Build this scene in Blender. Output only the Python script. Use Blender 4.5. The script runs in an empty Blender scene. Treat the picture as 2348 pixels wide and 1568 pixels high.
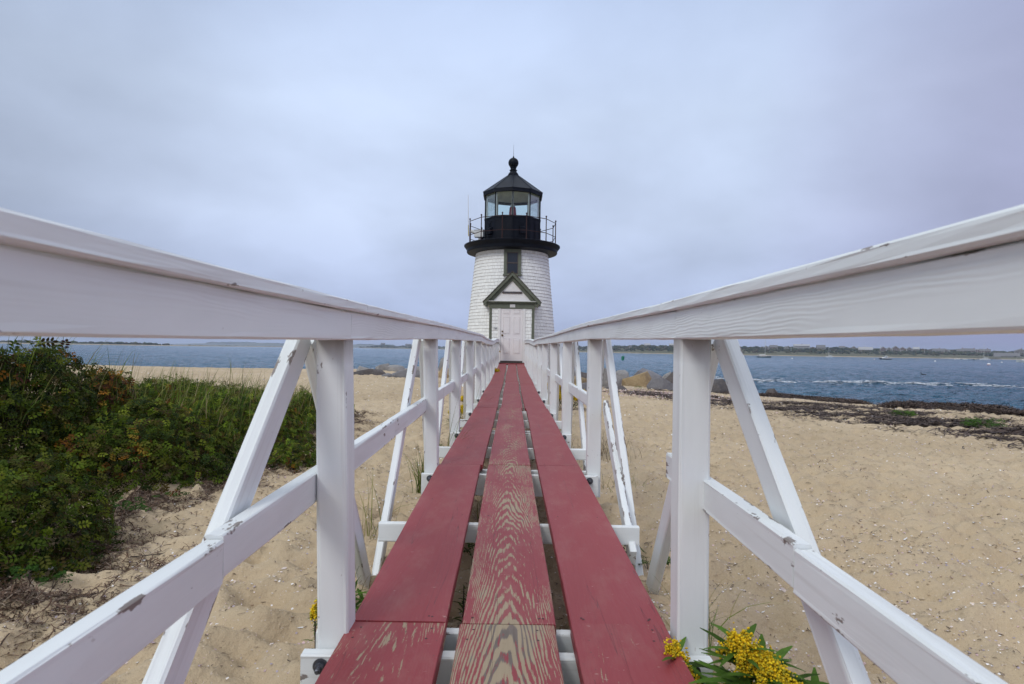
import bpy, bmesh, math, random
import numpy as np
from mathutils import Vector, Matrix, Euler

R = math.radians
rnd = random.Random(7)
C = bpy.context.scene.collection
sc = bpy.context.scene

# ------------------------------------------------------------ camera
CAMZ = 2.6                      # eye height above the harbour water
PITCH, ROLL = R(0.75), R(0.92)
cam_d = bpy.data.cameras.new('camera')
cam_d.lens = 21.0
cam_d.sensor_width = 36.0
cam_d.clip_start = 0.02
cam_d.clip_end = 20000
cam_d.dof.use_dof = True
cam_d.dof.focus_distance = 7.0
cam_d.dof.aperture_fstop = 9.0
cam = bpy.data.objects.new('camera', cam_d)
C.objects.link(cam)
CAMM = Matrix.Translation((0, 0, CAMZ)) @ Matrix.Rotation(R(90) + PITCH, 4, 'X') @ Matrix.Rotation(ROLL, 4, 'Z')
cam.matrix_world = CAMM
sc.camera = cam

# ------------------------------------------------------------ world: high overcast
world = bpy.data.worlds.new('World')
sc.world = world
world.use_nodes = True
SUN_EL, SUN_AZ = R(40), R(212)   # azimuth measured clockwise from +Y: behind the camera, a little left


def build_world():
    nt = world.node_tree
    N, L = nt.nodes, nt.links
    N.clear()
    out = N.new('ShaderNodeOutputWorld')
    bg = N.new('ShaderNodeBackground')
    bg.inputs['Strength'].default_value = 0.1
    sky = N.new('ShaderNodeTexSky')
    sky.sky_type = 'NISHITA'
    sky.sun_disc = False
    sky.sun_elevation = SUN_EL
    sky.sun_rotation = SUN_AZ
    sky.air_density = 1.2
    sky.dust_density = 3.0
    tc = N.new('ShaderNodeTexCoord')
    sep = N.new('ShaderNodeSeparateXYZ')
    L.new(tc.outputs['Generated'], sep.inputs[0])
    # cloud layer: direction projected on a flat ceiling so the banks flatten near the horizon
    mz = N.new('ShaderNodeMath'); mz.operation = 'ADD'; mz.inputs[1].default_value = 0.35
    az = N.new('ShaderNodeMath'); az.operation = 'ABSOLUTE'
    L.new(sep.outputs['Z'], az.inputs[0]); L.new(az.outputs[0], mz.inputs[0])
    dv = N.new('ShaderNodeVectorMath'); dv.operation = 'DIVIDE'
    cb = N.new('ShaderNodeCombineXYZ')
    for i in range(3):
        L.new(mz.outputs[0], cb.inputs[i])
    L.new(tc.outputs['Generated'], dv.inputs[0]); L.new(cb.outputs[0], dv.inputs[1])
    nz = N.new('ShaderNodeTexNoise'); nz.inputs['Scale'].default_value = 1.5
    nz.inputs['Detail'].default_value = 5; nz.inputs['Roughness'].default_value = 0.5
    nz.inputs['Distortion'].default_value = 0.15
    L.new(dv.outputs[0], nz.inputs['Vector'])
    # elevation ramp of the deck itself
    rp = N.new('ShaderNodeValToRGB')
    e = rp.color_ramp.elements
    K = 10.0
    stops = [(0.0, (0.385, 0.455, 0.68)), (0.08, (0.45, 0.53, 0.755)), (0.20, (0.545, 0.635, 0.835)),
             (0.36, (0.56, 0.66, 0.855)), (0.52, (0.475, 0.575, 0.79)), (0.68, (0.95, 1.05, 1.18)), (1.0, (1.55, 1.65, 1.72))]
    while len(e) < len(stops):
        e.new(0.5)
    for el, (p, c) in zip(e, stops):
        el.position = p
        el.color = (c[0], c[1], c[2], 1)
    L.new(sep.outputs['Z'], rp.inputs[0])
    mr = N.new('ShaderNodeMapRange')
    mr.inputs['From Min'].default_value = 0.30; mr.inputs['From Max'].default_value = 0.70
    mr.inputs['To Min'].default_value = 0.83 * K; mr.inputs['To Max'].default_value = 1.15 * K
    L.new(nz.outputs['Fac'], mr.inputs['Value'])
    # the thin bright part of the deck lies out past the light
    dt = N.new('ShaderNodeVectorMath'); dt.operation = 'DOT_PRODUCT'
    dt.inputs[1].default_value = Vector((-0.04, 0.95, 0.31)).normalized()
    L.new(tc.outputs['Generated'], dt.inputs[0])
    br = N.new('ShaderNodeMapRange')
    br.inputs['From Min'].default_value = 0.76; br.inputs['From Max'].default_value = 1.0
    br.inputs['To Min'].default_value = 0.80; br.inputs['To Max'].default_value = 1.12
    br.interpolation_type = 'SMOOTHSTEP'
    L.new(dt.outputs['Value'], br.inputs['Value'])
    m2 = N.new('ShaderNodeMath'); m2.operation = 'MULTIPLY'
    L.new(mr.outputs[0], m2.inputs[0]); L.new(br.outputs[0], m2.inputs[1])
    sc1 = N.new('ShaderNodeVectorMath'); sc1.operation = 'SCALE'
    L.new(rp.outputs['Color'], sc1.inputs[0]); L.new(m2.outputs[0], sc1.inputs['Scale'])
    # camera sensor's colour cast put into the sky colour: lavender towards the right
    tr = N.new('ShaderNodeMapRange')
    tr.inputs['From Min'].default_value = 0.35; tr.inputs['From Max'].default_value = 0.85
    L.new(sep.outputs['X'], tr.inputs['Value'])
    tm = N.new('ShaderNodeMix'); tm.data_type = 'RGBA'; tm.blend_type = 'MULTIPLY'
    tm.inputs[7].default_value = (1.02, 0.86, 1.04, 1)
    L.new(tr.outputs[0], tm.inputs[0]); L.new(sc1.outputs[0], tm.inputs[6])
    mx = N.new('ShaderNodeMix'); mx.data_type = 'RGBA'
    mx.inputs[0].default_value = 0.94
    L.new(sky.outputs['Color'], mx.inputs[6]); L.new(tm.outputs[2], mx.inputs[7])
    L.new(mx.outputs[2], bg.inputs['Color'])
    L.new(bg.outputs[0], out.inputs['Surface'])


build_world()
sun_d = bpy.data.lights.new('sun', 'SUN')
sun_d.energy = 1.2
sun_d.angle = R(20)
sun_d.color = (1.0, 0.975, 0.95)
sun = bpy.data.objects.new('sun', sun_d)
C.objects.link(sun)
sdir = Vector((math.sin(SUN_AZ) * math.cos(SUN_EL), math.cos(SUN_AZ) * math.cos(SUN_EL), math.sin(SUN_EL)))
sun.rotation_euler = sdir.to_track_quat('Z', 'Y').to_euler()
sun.location = sdir * 30

sc.view_settings.view_transform = 'Standard'
sc.view_settings.look = 'None'
sc.view_settings.exposure = 0.0
sc.view_settings.gamma = 1.0
sc.view_settings.use_curve_mapping = False
sc.render.engine = 'CYCLES'
sc.cycles.use_denoising = True
sc.cycles.max_bounces = 6
sc.cycles.transparent_max_bounces = 12
sc.cycles.volume_bounces = 1
sc.cycles.caustics_reflective = False
sc.cycles.caustics_refractive = False
sc.render.film_transparent = False


# ------------------------------------------------------------ helpers
def ray(px, py):
    """direction through a point of the 2347 x 1568 survey sheet"""
    v = Vector(((px - 1173.5) / 1369.0, -(py - 784.0) / 1369.0, -1.0))
    return (CAMM.to_3x3() @ v)


def at(px, py, d):
    """survey point at forward distance d"""
    r = ray(px, py)
    return Vector((0, 0, CAMZ)) + r * (d / r.y)


SHORE = np.array([(-300, 110), (-200, 95), (-52, 71), (-26, 66), (-14, 68), (-8, 70), (0, 70), (8, 64), (13, 54), (15, 43), (17, 37), (19, 31.5),
                  (24.6, 28.7), (40, 22), (70, 8), (120, -20), (200, -60)], float)


def shore_y(x):
    return np.interp(x, SHORE[:, 0], SHORE[:, 1])


def shore_d(x, y):
    """signed distance to the water's edge, positive on land"""
    x = np.asarray(x, float); y = np.asarray(y, float)
    best = np.full(np.broadcast(x, y).shape, 1e9)
    for (ax, ay), (bx, by) in zip(SHORE[:-1], SHORE[1:]):
        dx, dy = bx - ax, by - ay
        t = np.clip(((x - ax) * dx + (y - ay) * dy) / (dx * dx + dy * dy), 0, 1)
        best = np.minimum(best, np.hypot(x - ax - t * dx, y - ay - t * dy))
    return np.where(y < shore_y(x), best, -best)


def zg(x, y):
    """broad height of the sand"""
    d = shore_d(x, y)
    k = np.interp(x, [-14, -6, 6, 12], [.0255, .030, .040, .0435])
    z = np.where(d > 0, 1.66 * np.tanh(k * np.maximum(d, 0)), 0.12 * d)
    z = np.maximum(z, -1.6)
    z = z + 0.11 * np.exp(-(y / 10.0) ** 2) * np.exp(-((x - 1) / 12.0) ** 2)
    z = z + 0.12 * np.exp(-(((x + 4.5) / 1.8) ** 2 + ((y - 7) / 4.5) ** 2))
    return z


def G(px, py, z=None):
    """ground point under a survey point"""
    r = ray(px, py)
    o = Vector((0, 0, CAMZ))
    if z is not None:
        return o + r * ((z - CAMZ) / r.z)
    t0 = 0.3
    t = 0.3
    while t < 200:
        p = o + r * t
        if p.z < float(zg(p.x, p.y)):
            break
        t0 = t
        t *= 1.01
    for _ in range(30):
        m = (t0 + t) / 2
        p = o + r * m
        if p.z < float(zg(p.x, p.y)):
            t = m
        else:
            t0 = m
    return o + r * t


_perm = {}


def perlin(x, y, seed=0):
    if seed not in _perm:
        rs = np.random.RandomState(seed + 11)
        p = rs.permutation(512)
        a = rs.rand(512) * 2 * np.pi
        _perm[seed] = (np.concatenate([p, p]), np.cos(a), np.sin(a))
    p, gx, gy = _perm[seed]
    x = np.asarray(x, float); y = np.asarray(y, float)
    xi = np.floor(x).astype(int); yi = np.floor(y).astype(int)
    xf = x - xi; yf = y - yi
    u = xf * xf * xf * (xf * (xf * 6 - 15) + 10)
    v = yf * yf * yf * (yf * (yf * 6 - 15) + 10)

    def g(ix, iy, dx, dy):
        h = p[(p[ix & 511] + iy) & 511]
        return gx[h] * dx + gy[h] * dy
    a = g(xi, yi, xf, yf); b = g(xi + 1, yi, xf - 1, yf)
    c = g(xi, yi + 1, xf, yf - 1); d = g(xi + 1, yi + 1, xf - 1, yf - 1)
    return (a * (1 - u) + b * u) * (1 - v) + (c * (1 - u) + d * u) * v * 1.0


def sand_detail(x, y):
    """footprints, hollows and wind ridges in the dry sand"""
    a = perlin(x * 1.1 + 3, y * 1.1, 1) * 0.05
    w = perlin(x * 2.2, y * 2.2, 7) * 0.5
    n1 = perlin(x * 3.3 + w, y * 4.6 + w, 2)
    n2 = perlin(x * 6.1 + 9, y * 8.3, 3)
    n3 = perlin(x * 13, y * 15, 4)
    h = -np.abs(n1) * 0.17 + n2 * 0.085 + n3 * 0.030 + 0.04
    # footprints: one hollow with a soft rim per jittered cell
    cs = .42
    gx, gy = np.floor(x / cs), np.floor(y / cs)
    for ox in (-1, 0, 1):
        for oy in (-1, 0, 1):
            cx, cy = gx + ox, gy + oy
            r1 = np.modf(np.abs(np.sin(cx * 127.1 + cy * 311.7) * 43758.5))[0]
            r2 = np.modf(np.abs(np.sin(cx * 269.5 + cy * 183.3) * 43758.5))[0]
            r3 = np.modf(np.abs(np.sin(cx * 419.2 + cy * 371.9) * 43758.5))[0]
            dx = x - (cx + r1) * cs; dy = y - (cy + r2) * cs
            an = r3 * 6.28
            u = dx * np.cos(an) + dy * np.sin(an); w_ = -dx * np.sin(an) + dy * np.cos(an)
            rr = np.sqrt((u / .13) ** 2 + (w_ / .075) ** 2)
            amp = np.clip(r3 * 1.6 - .25, 0, 1)
            h = h + amp * (-.052 * np.exp(-rr ** 2) + .014 * np.exp(-((rr - 1.5) / .45) ** 2))
    calm = np.clip(shore_d(x, y) / 14.0, 0.08, 1.0)
    return (a + h) * calm


def ground(x, y):
    return zg(x, y) + sand_detail(x, y)


def props(o, label=None, cat=None, group=None, kind=None):
    if label: o['label'] = label
    if cat: o['category'] = cat
    if group: o['group'] = group
    if kind: o['kind'] = kind
    return o


def mesh_from(name, verts, faces, mat, smooth=False, cols=None, parent=None, attr=None, fcols=None):
    me = bpy.data.meshes.new(name)
    v = np.asarray(verts, dtype=np.float32).reshape(-1, 3)
    if isinstance(faces, np.ndarray):
        n = faces.shape[1]
        me.vertices.add(len(v)); me.vertices.foreach_set('co', v.ravel())
        me.loops.add(faces.size); me.loops.foreach_set('vertex_index', faces.astype(np.int32).ravel())
        me.polygons.add(len(faces))
        me.polygons.foreach_set('loop_start', np.arange(0, faces.size, n, dtype=np.int32))
        me.polygons.foreach_set('loop_total', np.full(len(faces), n, dtype=np.int32))
        me.update(calc_edges=True)
    else:
        me.from_pydata([tuple(map(float, q)) for q in v], [], faces)
        me.update()
    if cols is not None:
        ca = me.color_attributes.new('Col', 'FLOAT_COLOR', 'POINT')
        c = np.ones((len(v), 4), dtype=np.float32); c[:, :3] = cols
        ca.data.foreach_set('color', c.ravel())
    if attr is not None:
        fa = me.attributes.new('edge', 'FLOAT', 'POINT')
        fa.data.foreach_set('value', np.asarray(attr, dtype=np.float32))
    if smooth:
        me.polygons.foreach_set('use_smooth', np.ones(len(me.polygons), dtype=bool))
    if mat: me.materials.append(mat)
    o = bpy.data.objects.new(name, me)
    C.objects.link(o)
    if parent is not None: o.parent = parent
    return o


class MB:
    """collects shapes and links them as one mesh object"""
    def __init__(s):
        s.v = []; s.f = []; s.c = []

    def add(s, verts, faces, col=None):
        b = len(s.v)
        s.v += [tuple(p) for p in verts]
        s.f += [tuple(i + b for i in f) for f in faces]
        s.c += [col or (1, 1, 1)] * len(verts)

    def box(s, x0, x1, y0, y1, z0, z1, col=None):
        s.add([(x0, y0, z0), (x1, y0, z0), (x1, y1, z0), (x0, y1, z0), (x0, y0, z1), (x1, y0, z1), (x1, y1, z1), (x0, y1, z1)],
              [(0, 3, 2, 1), (4, 5, 6, 7), (0, 1, 5, 4), (1, 2, 6, 5), (2, 3, 7, 6), (3, 0, 4, 7)], col)

    def tube(s, p0, p1, r0, r1=None, n=8, col=None, cap=True):
        r1 = r0 if r1 is None else r1
        p0 = Vector(p0); p1 = Vector(p1)
        d = (p1 - p0)
        if d.length < 1e-7: return
        d.normalize()
        u = d.orthogonal().normalized(); w = d.cross(u)
        vs = []
        for p, r in ((p0, r0), (p1, r1)):
            for i in range(n):
                a = 2 * math.pi * i / n
                vs.append(p + (u * math.cos(a) + w * math.sin(a)) * r)
        fs = [(i, (i + 1) % n, n + (i + 1) % n, n + i) for i in range(n)]
        if cap: fs += [tuple(range(n))[::-1], tuple(range(n, 2 * n))]
        s.add(vs, fs, col)

    def lathe(s, prof, cx=0, cy=0, n=32, a0=0, col=None, cap=True):
        vs = []
        for r, z in prof:
            for i in range(n):
                a = a0 + 2 * math.pi * i / n
                vs.append((cx + r * math.sin(a), cy - r * math.cos(a), z))
        fs = []
        for k in range(len(prof) - 1):
            for i in range(n):
                fs.append((k * n + i, k * n + (i + 1) % n, (k + 1) * n + (i + 1) % n, (k + 1) * n + i))
        if cap:
            fs.append(tuple(range(n))[::-1]); fs.append(tuple(range((len(prof) - 1) * n, len(prof) * n)))
        s.add(vs, fs, col)

    def prism(s, poly, y0, y1, col=None):
        """poly in x,z extruded along y"""
        n = len(poly)
        vs = [(x, y0, z) for x, z in poly] + [(x, y1, z) for x, z in poly]
        fs = [tuple(range(n)), tuple(range(n, 2 * n))[::-1]] + [(i, n + i, n + (i + 1) % n, (i + 1) % n) for i in range(n)]
        s.add(vs, fs, col)

    def build(s, name, mat, parent=None, smooth=False, bevel=0, loc=None, rot=None, scale=None, colored=False):
        o = mesh_from(name, s.v, s.f, mat, smooth, cols=np.array(s.c) if colored else None, parent=parent)
        if loc is not None: o.location = loc
        if rot is not None: o.rotation_euler = rot
        if scale is not None: o.scale = scale
        if bevel:
            m = o.modifiers.new('bevel', 'BEVEL'); m.width = bevel; m.segments = 2; m.limit_method = 'ANGLE'
        return o


def empty(name, loc=(0, 0, 0), rotz=0, label=None, cat=None, group=None):
    o = bpy.data.objects.new(name, None)
    o.empty_display_size = 0.2
    C.objects.link(o)
    o.location = loc
    o.rotation_euler = (0, 0, rotz)
    return props(o, label, cat, group)


def copy_tree(o, parent=None):
    c = o.copy(); C.objects.link(c); c.parent = parent
    for ch in list(o.children): copy_tree(ch, c)
    return c


LOCAL = {}


# timber: every stick is a mesh whose own Y runs along the grain
def stick_mesh(name, L, w, h, seed=0, ch=0.004, wob=0.0015, nseg=None, bend=None):
    """w across local X, h across local Z, length along local Y from 0 to L, with eased edges"""
    rs = random.Random(seed)
    nseg = nseg or max(2, int(L / 0.25))
    b = min(0.012, w * 0.3, h * 0.3)
    a, c = w / 2, h / 2
    sec = []
    ed = []
    for sx, sy in ((1, -1), (1, 1), (-1, 1), (-1, -1)):
        if sx * sy < 0:
            pts = [(sx * (a - b), sy * c, 0), (sx * (a - ch), sy * c, .8), (sx * a, sy * (c - ch), 1), (sx * a, sy * (c - b), 0)]
        else:
            pts = [(sx * a, sy * (c - b), 0), (sx * a, sy * (c - ch), 1), (sx * (a - ch), sy * c, .8), (sx * (a - b), sy * c, 0)]
        for p in pts:
            sec.append((p[0], p[1])); ed.append(p[2])
    n = len(sec)
    vs = []; at_ = []
    for i in range(nseg + 1):
        y = L * i / nseg
        bx, bz = bend(y) if bend else (0, 0)
        for k, (px, pz) in enumerate(sec):
            vs.append((px + bx + rs.uniform(-wob, wob), y, pz + bz + rs.uniform(-wob, wob)))
            at_.append(ed[k] if 0 < i < nseg else max(ed[k], 0.7))
    fs = []
    for i in range(nseg):
        for k in range(n):
            fs.append((i * n + k, i * n + (k + 1) % n, (i + 1) * n + (k + 1) % n, (i + 1) * n + k))
    fs.append(tuple(range(n))[::-1]); fs.append(tuple(range(nseg * n, (nseg + 1) * n)))
    me = bpy.data.meshes.new(name)
    me.from_pydata(vs, [], fs)
    fa = me.attributes.new('edge', 'FLOAT', 'POINT')
    fa.data.foreach_set('value', np.array(at_, dtype=np.float32))
    return me


def stick(name, p0, p1, w, h, mat, parent=None, up=(0, 0, 1), wear=0.3, seed=0, **k):
    p0 = Vector(p0); p1 = Vector(p1)
    y = (p1 - p0); L = y.length; y.normalize()
    z = Vector(up); z = (z - y * z.dot(y)).normalized()
    x = y.cross(z)
    me = stick_mesh(name, L, w, h, seed, **k)
    me.materials.append(mat)
    o = bpy.data.objects.new(name, me)
    C.objects.link(o)
    M = Matrix((x, y, z)).transposed().to_4x4()
    M.translation = p0
    if parent is not None:
        o.parent = parent
        M = Matrix.Translation(-parent.location) @ M
    o.matrix_local = M
    LOCAL[o.name] = M
    o['wear'] = float(wear)
    return o


# ------------------------------------------------------------ materials
def nmat(name):
    m = bpy.data.materials.new(name)
    m.use_nodes = True
    nt = m.node_tree
    return m, nt.nodes, nt.links, nt.nodes['Principled BSDF']


def noise(N, L, vec, scale, detail=4, rough=0.5, dist=0):
    n = N.new('ShaderNodeTexNoise')
    n.inputs['Scale'].default_value = scale; n.inputs['Detail'].default_value = detail
    n.inputs['Roughness'].default_value = rough; n.inputs['Distortion'].default_value = dist
    if vec is not None: L.new(vec, n.inputs['Vector'])
    return n.outputs['Fac']


def mapping(N, L, vec, scale=(1, 1, 1), loc=(0, 0, 0)):
    n = N.new('ShaderNodeMapping')
    n.inputs['Scale'].default_value = scale; n.inputs['Location'].default_value = loc
    L.new(vec, n.inputs['Vector'])
    return n.outputs['Vector']


def math_(N, L, op, a, b=None, c=None, clamp=False):
    n = N.new('ShaderNodeMath'); n.operation = op; n.use_clamp = clamp
    for i, v in enumerate((a, b, c)):
        if v is None: continue
        if isinstance(v, (int, float)): n.inputs[i].default_value = v
        else: L.new(v, n.inputs[i])
    return n.outputs[0]


def rng(N, L, v, a, b, c=0.0, d=1.0, smooth=False):
    n = N.new('ShaderNodeMapRange')
    n.inputs['From Min'].default_value = a; n.inputs['From Max'].default_value = b
    n.inputs['To Min'].default_value = c; n.inputs['To Max'].default_value = d
    if smooth: n.interpolation_type = 'SMOOTHSTEP'
    L.new(v, n.inputs['Value'])
    return n.outputs[0]


def mix(N, L, fac, a, b, mode='MIX'):
    n = N.new('ShaderNodeMix'); n.data_type = 'RGBA'; n.blend_type = mode
    for i, v in ((0, fac), (6, a), (7, b)):
        if isinstance(v, (int, float)): n.inputs[i].default_value = v
        elif isinstance(v, tuple): n.inputs[i].default_value = (v[0], v[1], v[2], 1)
        else: L.new(v, n.inputs[i])
    return n.outputs[2]


def bump(N, L, h, strength, dist, prev=None):
    n = N.new('ShaderNodeBump')
    n.inputs['Strength'].default_value = strength; n.inputs['Distance'].default_value = dist
    L.new(h, n.inputs['Height'])
    if prev is not None: L.new(prev, n.inputs['Normal'])
    return n.outputs[0]


def tcoord(N, L, which='Object'):
    return N.new('ShaderNodeTexCoord').outputs[which]


def shifted(N, L):
    """object coordinates moved by a random amount for each object"""
    oi = N.new('ShaderNodeObjectInfo')
    s = N.new('ShaderNodeVectorMath'); s.operation = 'SCALE'
    s.inputs[0].default_value = (13.7, 31.1, 7.3)
    L.new(oi.outputs['Random'], s.inputs['Scale'])
    a = N.new('ShaderNodeVectorMath'); a.operation = 'ADD'
    L.new(tcoord(N, L), a.inputs[0]); L.new(s.outputs[0], a.inputs[1])
    return a.outputs[0], oi.outputs['Random']


def obj_attr(N, name, typ='OBJECT'):
    n = N.new('ShaderNodeAttribute'); n.attribute_type = typ; n.attribute_name = name
    return n.outputs['Fac']


def white_paint():
    m, N, L, B = nmat('white_paint')
    v, rn = shifted(N, L)
    edge = obj_attr(N, 'edge', 'GEOMETRY')
    wear = obj_attr(N, 'wear')
    grain = noise(N, L, mapping(N, L, v, (34, 1.1, 34)), 1.0, 5, 0.55, 1.1)
    w = N.new('ShaderNodeTexWave'); w.wave_type = 'BANDS'; w.bands_direction = 'Z'
    w.inputs['Scale'].default_value = 38; w.inputs['Distortion'].default_value = 11.0
    w.inputs['Detail'].default_value = 2; w.inputs['Detail Scale'].default_value = 0.6
    L.new(mapping(N, L, v, (1, 0.16, 1)), w.inputs['Vector'])
    wm_ = rng(N, L, noise(N, L, mapping(N, L, v, (14, 1.3, 14)), 1.0, 2), 0.42, 0.62)
    grime = noise(N, L, mapping(N, L, v, (5, 1.4, 5)), 1.0, 5, 0.6)
    chipn = noise(N, L, mapping(N, L, v, (22, 9, 22)), 1.0, 4, 0.62)
    base = mix(N, L, rng(N, L, grime, 0.38, 0.72), (0.80, 0.84, 0.84), (0.70, 0.735, 0.73))
    specks = noise(N, L, mapping(N, L, v, (55, 30, 55)), 1.0, 2)
    base = mix(N, L, math_(N, L, 'MULTIPLY', rng(N, L, specks, 0.75, 0.78), 0.4), base, (0.34, 0.31, 0.29))
    # chips: along the eased edges first, then out over the faces as the timber wears
    t = math_(N, L, 'ADD', chipn, math_(N, L, 'MULTIPLY', edge, 0.13))
    t = math_(N, L, 'ADD', t, math_(N, L, 'MULTIPLY', wear, 0.16))
    chip = rng(N, L, t, 0.80, 0.825)
    wood = mix(N, L, grain, (0.16, 0.135, 0.125), (0.30, 0.265, 0.24))
    col = mix(N, L, chip, base, wood)
    # damp brown stain at the head of each post, under the rail, and dirt splashed up its foot
    spy = N.new('ShaderNodeSeparateXYZ'); L.new(tcoord(N, L), spy.inputs[0])
    st = obj_attr(N, 'stain')
    on = math_(N, L, 'GREATER_THAN', st, 0.1)
    up_ = rng(N, L, math_(N, L, 'ADD', math_(N, L, 'SUBTRACT', spy.outputs['Y'], st), math_(N, L, 'MULTIPLY', grime, 0.10)), -0.02, 0.055)
    col = mix(N, L, math_(N, L, 'MULTIPLY', math_(N, L, 'MULTIPLY', on, up_), 0.75), col, (0.20, 0.155, 0.115))
    streak = noise(N, L, mapping(N, L, v, (40, 0.9, 40)), 1.0, 3, 0.6)
    col = mix(N, L, math_(N, L, 'MULTIPLY', rng(N, L, streak, 0.58, 0.75), 0.30), col, (0.42, 0.40, 0.37))
    L.new(col, B.inputs['Base Color'])
    B.inputs['Roughness'].default_value = 0.55
    h = math_(N, L, 'ADD', math_(N, L, 'MULTIPLY', math_(N, L, 'MULTIPLY', w.outputs['Fac'], wm_), math_(N, L, 'ADD', obj_attr(N, 'grain'), 0.10)), math_(N, L, 'MULTIPLY', grain, 0.5))
    h = math_(N, L, 'SUBTRACT', h, math_(N, L, 'MULTIPLY', chip, 0.8))
    L.new(bump(N, L, h, 0.55, 0.0012), B.inputs['Normal'])
    return m


def red_deck():
    m, N, L, B = nmat('red_deck_paint')
    v, rn = shifted(N, L)
    o = tcoord(N, L)
    wear = obj_attr(N, 'wear')
    sep = N.new('ShaderNodeSeparateXYZ'); L.new(o, sep.inputs[0])
    # plain-sawn figure: long nested ovals and arches down the middle of the board
    w1 = noise(N, L, mapping(N, L, v, (5, .9, 5)), 1.0, 3, 0.5)
    w2 = noise(N, L, mapping(N, L, v, (30, 2.2, 30)), 1.0, 3, 0.55)
    xx = math_(N, L, 'ADD', sep.outputs['X'], math_(N, L, 'MULTIPLY', math_(N, L, 'SUBTRACT', w1, 0.5), 0.11))
    x2 = math_(N, L, 'MULTIPLY', math_(N, L, 'MULTIPLY', xx, xx), 78.0)
    ph = math_(N, L, 'ADD', math_(N, L, 'MULTIPLY', sep.outputs['Y'], 1.0), x2)
    ph = math_(N, L, 'ADD', ph, math_(N, L, 'MULTIPLY', math_(N, L, 'SUBTRACT', w2, 0.5), 0.20))
    ph = math_(N, L, 'ADD', ph, math_(N, L, 'MULTIPLY', w1, 0.6))
    ph = math_(N, L, 'MULTIPLY', ph, 6.2832 / 0.122)
    ring = math_(N, L, 'MULTIPLY_ADD', math_(N, L, 'SINE', ph), 0.5, 0.5)
    fib = noise(N, L, mapping(N, L, v, (170, 4.5, 60)), 1.0, 4, 0.6)
    fine = noise(N, L, mapping(N, L, v, (100, 6, 60)), 1.0, 6, 0.74)
    broad = noise(N, L, mapping(N, L, v, (5, 2.2, 5)), 1.0, 4, 0.6)
    mid = math_(N, L, 'ABSOLUTE', sep.outputs['X'])
    centre = rng(N, L, mid, 0.135, 0.02, 0.0, 1.0)
    flake = noise(N, L, mapping(N, L, v, (120, 17, 60)), 1.0, 6, 0.75)
    t = math_(N, L, 'MULTIPLY', ring, 0.20)
    t = math_(N, L, 'ADD', t, math_(N, L, 'MULTIPLY', rng(N, L, fine, 0.3, 0.7), 0.30))
    t = math_(N, L, 'ADD', t, math_(N, L, 'MULTIPLY', rng(N, L, flake, 0.3, 0.7), 0.24))
    t = math_(N, L, 'ADD', t, math_(N, L, 'MULTIPLY', rng(N, L, broad, 0.3, 0.7), 0.26))
    t = math_(N, L, 'ADD', t, math_(N, L, 'MULTIPLY', math_(N, L, 'MULTIPLY', centre, wear), 0.12))
    t = math_(N, L, 'ADD', t, math_(N, L, 'MULTIPLY', obj_attr(N, 'edge', 'GEOMETRY'), 0.10))
    thr = math_(N, L, 'MULTIPLY_ADD', wear, -0.25, 0.90)
    bare = rng(N, L, math_(N, L, 'SUBTRACT', t, thr), -0.015, 0.02)
    tan = mix(N, L, fib, (0.33, 0.255, 0.165), (0.43, 0.345, 0.235))
    late = mix(N, L, fib, (0.13, 0.105, 0.09), (0.22, 0.18, 0.155))
    wood = mix(N, L, rng(N, L, ring, 0.22, 0.50), late, tan)
    red = mix(N, L, broad, (0.255, 0.029, 0.036), (0.315, 0.050, 0.056))
    red = mix(N, L, math_(N, L, 'MULTIPLY', rng(N, L, fib, 0.3, 0.8), 0.25), red, (0.35, 0.095, 0.095))
    scuff = noise(N, L, mapping(N, L, v, (26, 60, 26)), 1.0, 3, 0.6)
    red = mix(N, L, math_(N, L, 'MULTIPLY', rng(N, L, scuff, 0.69, 0.73), 0.6), red, (0.55, 0.40, 0.33))
    dirt = noise(N, L, mapping(N, L, v, (90, 90, 60)), 1.0, 2, 0.5)
    col = mix(N, L, bare, red, wood)
    col = mix(N, L, math_(N, L, 'MULTIPLY', rng(N, L, dirt, 0.70, 0.75), 0.6), col, (0.10, 0.06, 0.05))
    dust = noise(N, L, mapping(N, L, v, (9, 4, 9)), 1.0, 6, 0.7)
    col = mix(N, L, math_(N, L, 'MULTIPLY', rng(N, L, dust, 0.48, 0.72), 0.15), col, (0.47, 0.33, 0.26))
    crack = noise(N, L, mapping(N, L, v, (30, 0.55, 30)), 1.0, 2, 0.4, 0.3)
    cr = rng(N, L, math_(N, L, 'ABSOLUTE', math_(N, L, 'SUBTRACT', crack, 0.36)), 0.0065, 0.0, 0, 1)
    col = mix(N, L, math_(N, L, 'MULTIPLY', cr, 0.5), col, (0.045, 0.02, 0.018))
    L.new(col, B.inputs['Base Color'])
    L.new(rng(N, L, bare, 0, 1, 0.5, 0.8), B.inputs['Roughness'])
    B.inputs['Specular IOR Level'].default_value = 0.38
    h = math_(N, L, 'ADD', math_(N, L, 'MULTIPLY', fib, 0.5), math_(N, L, 'MULTIPLY', ring, 0.5))
    h = math_(N, L, 'SUBTRACT', h, math_(N, L, 'MULTIPLY', cr, 2.0))
    h = math_(N, L, 'SUBTRACT', h, math_(N, L, 'MULTIPLY', bare, 0.5))
    L.new(bump(N, L, h, 0.5, 0.001), B.inputs['Normal'])
    return m


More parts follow.
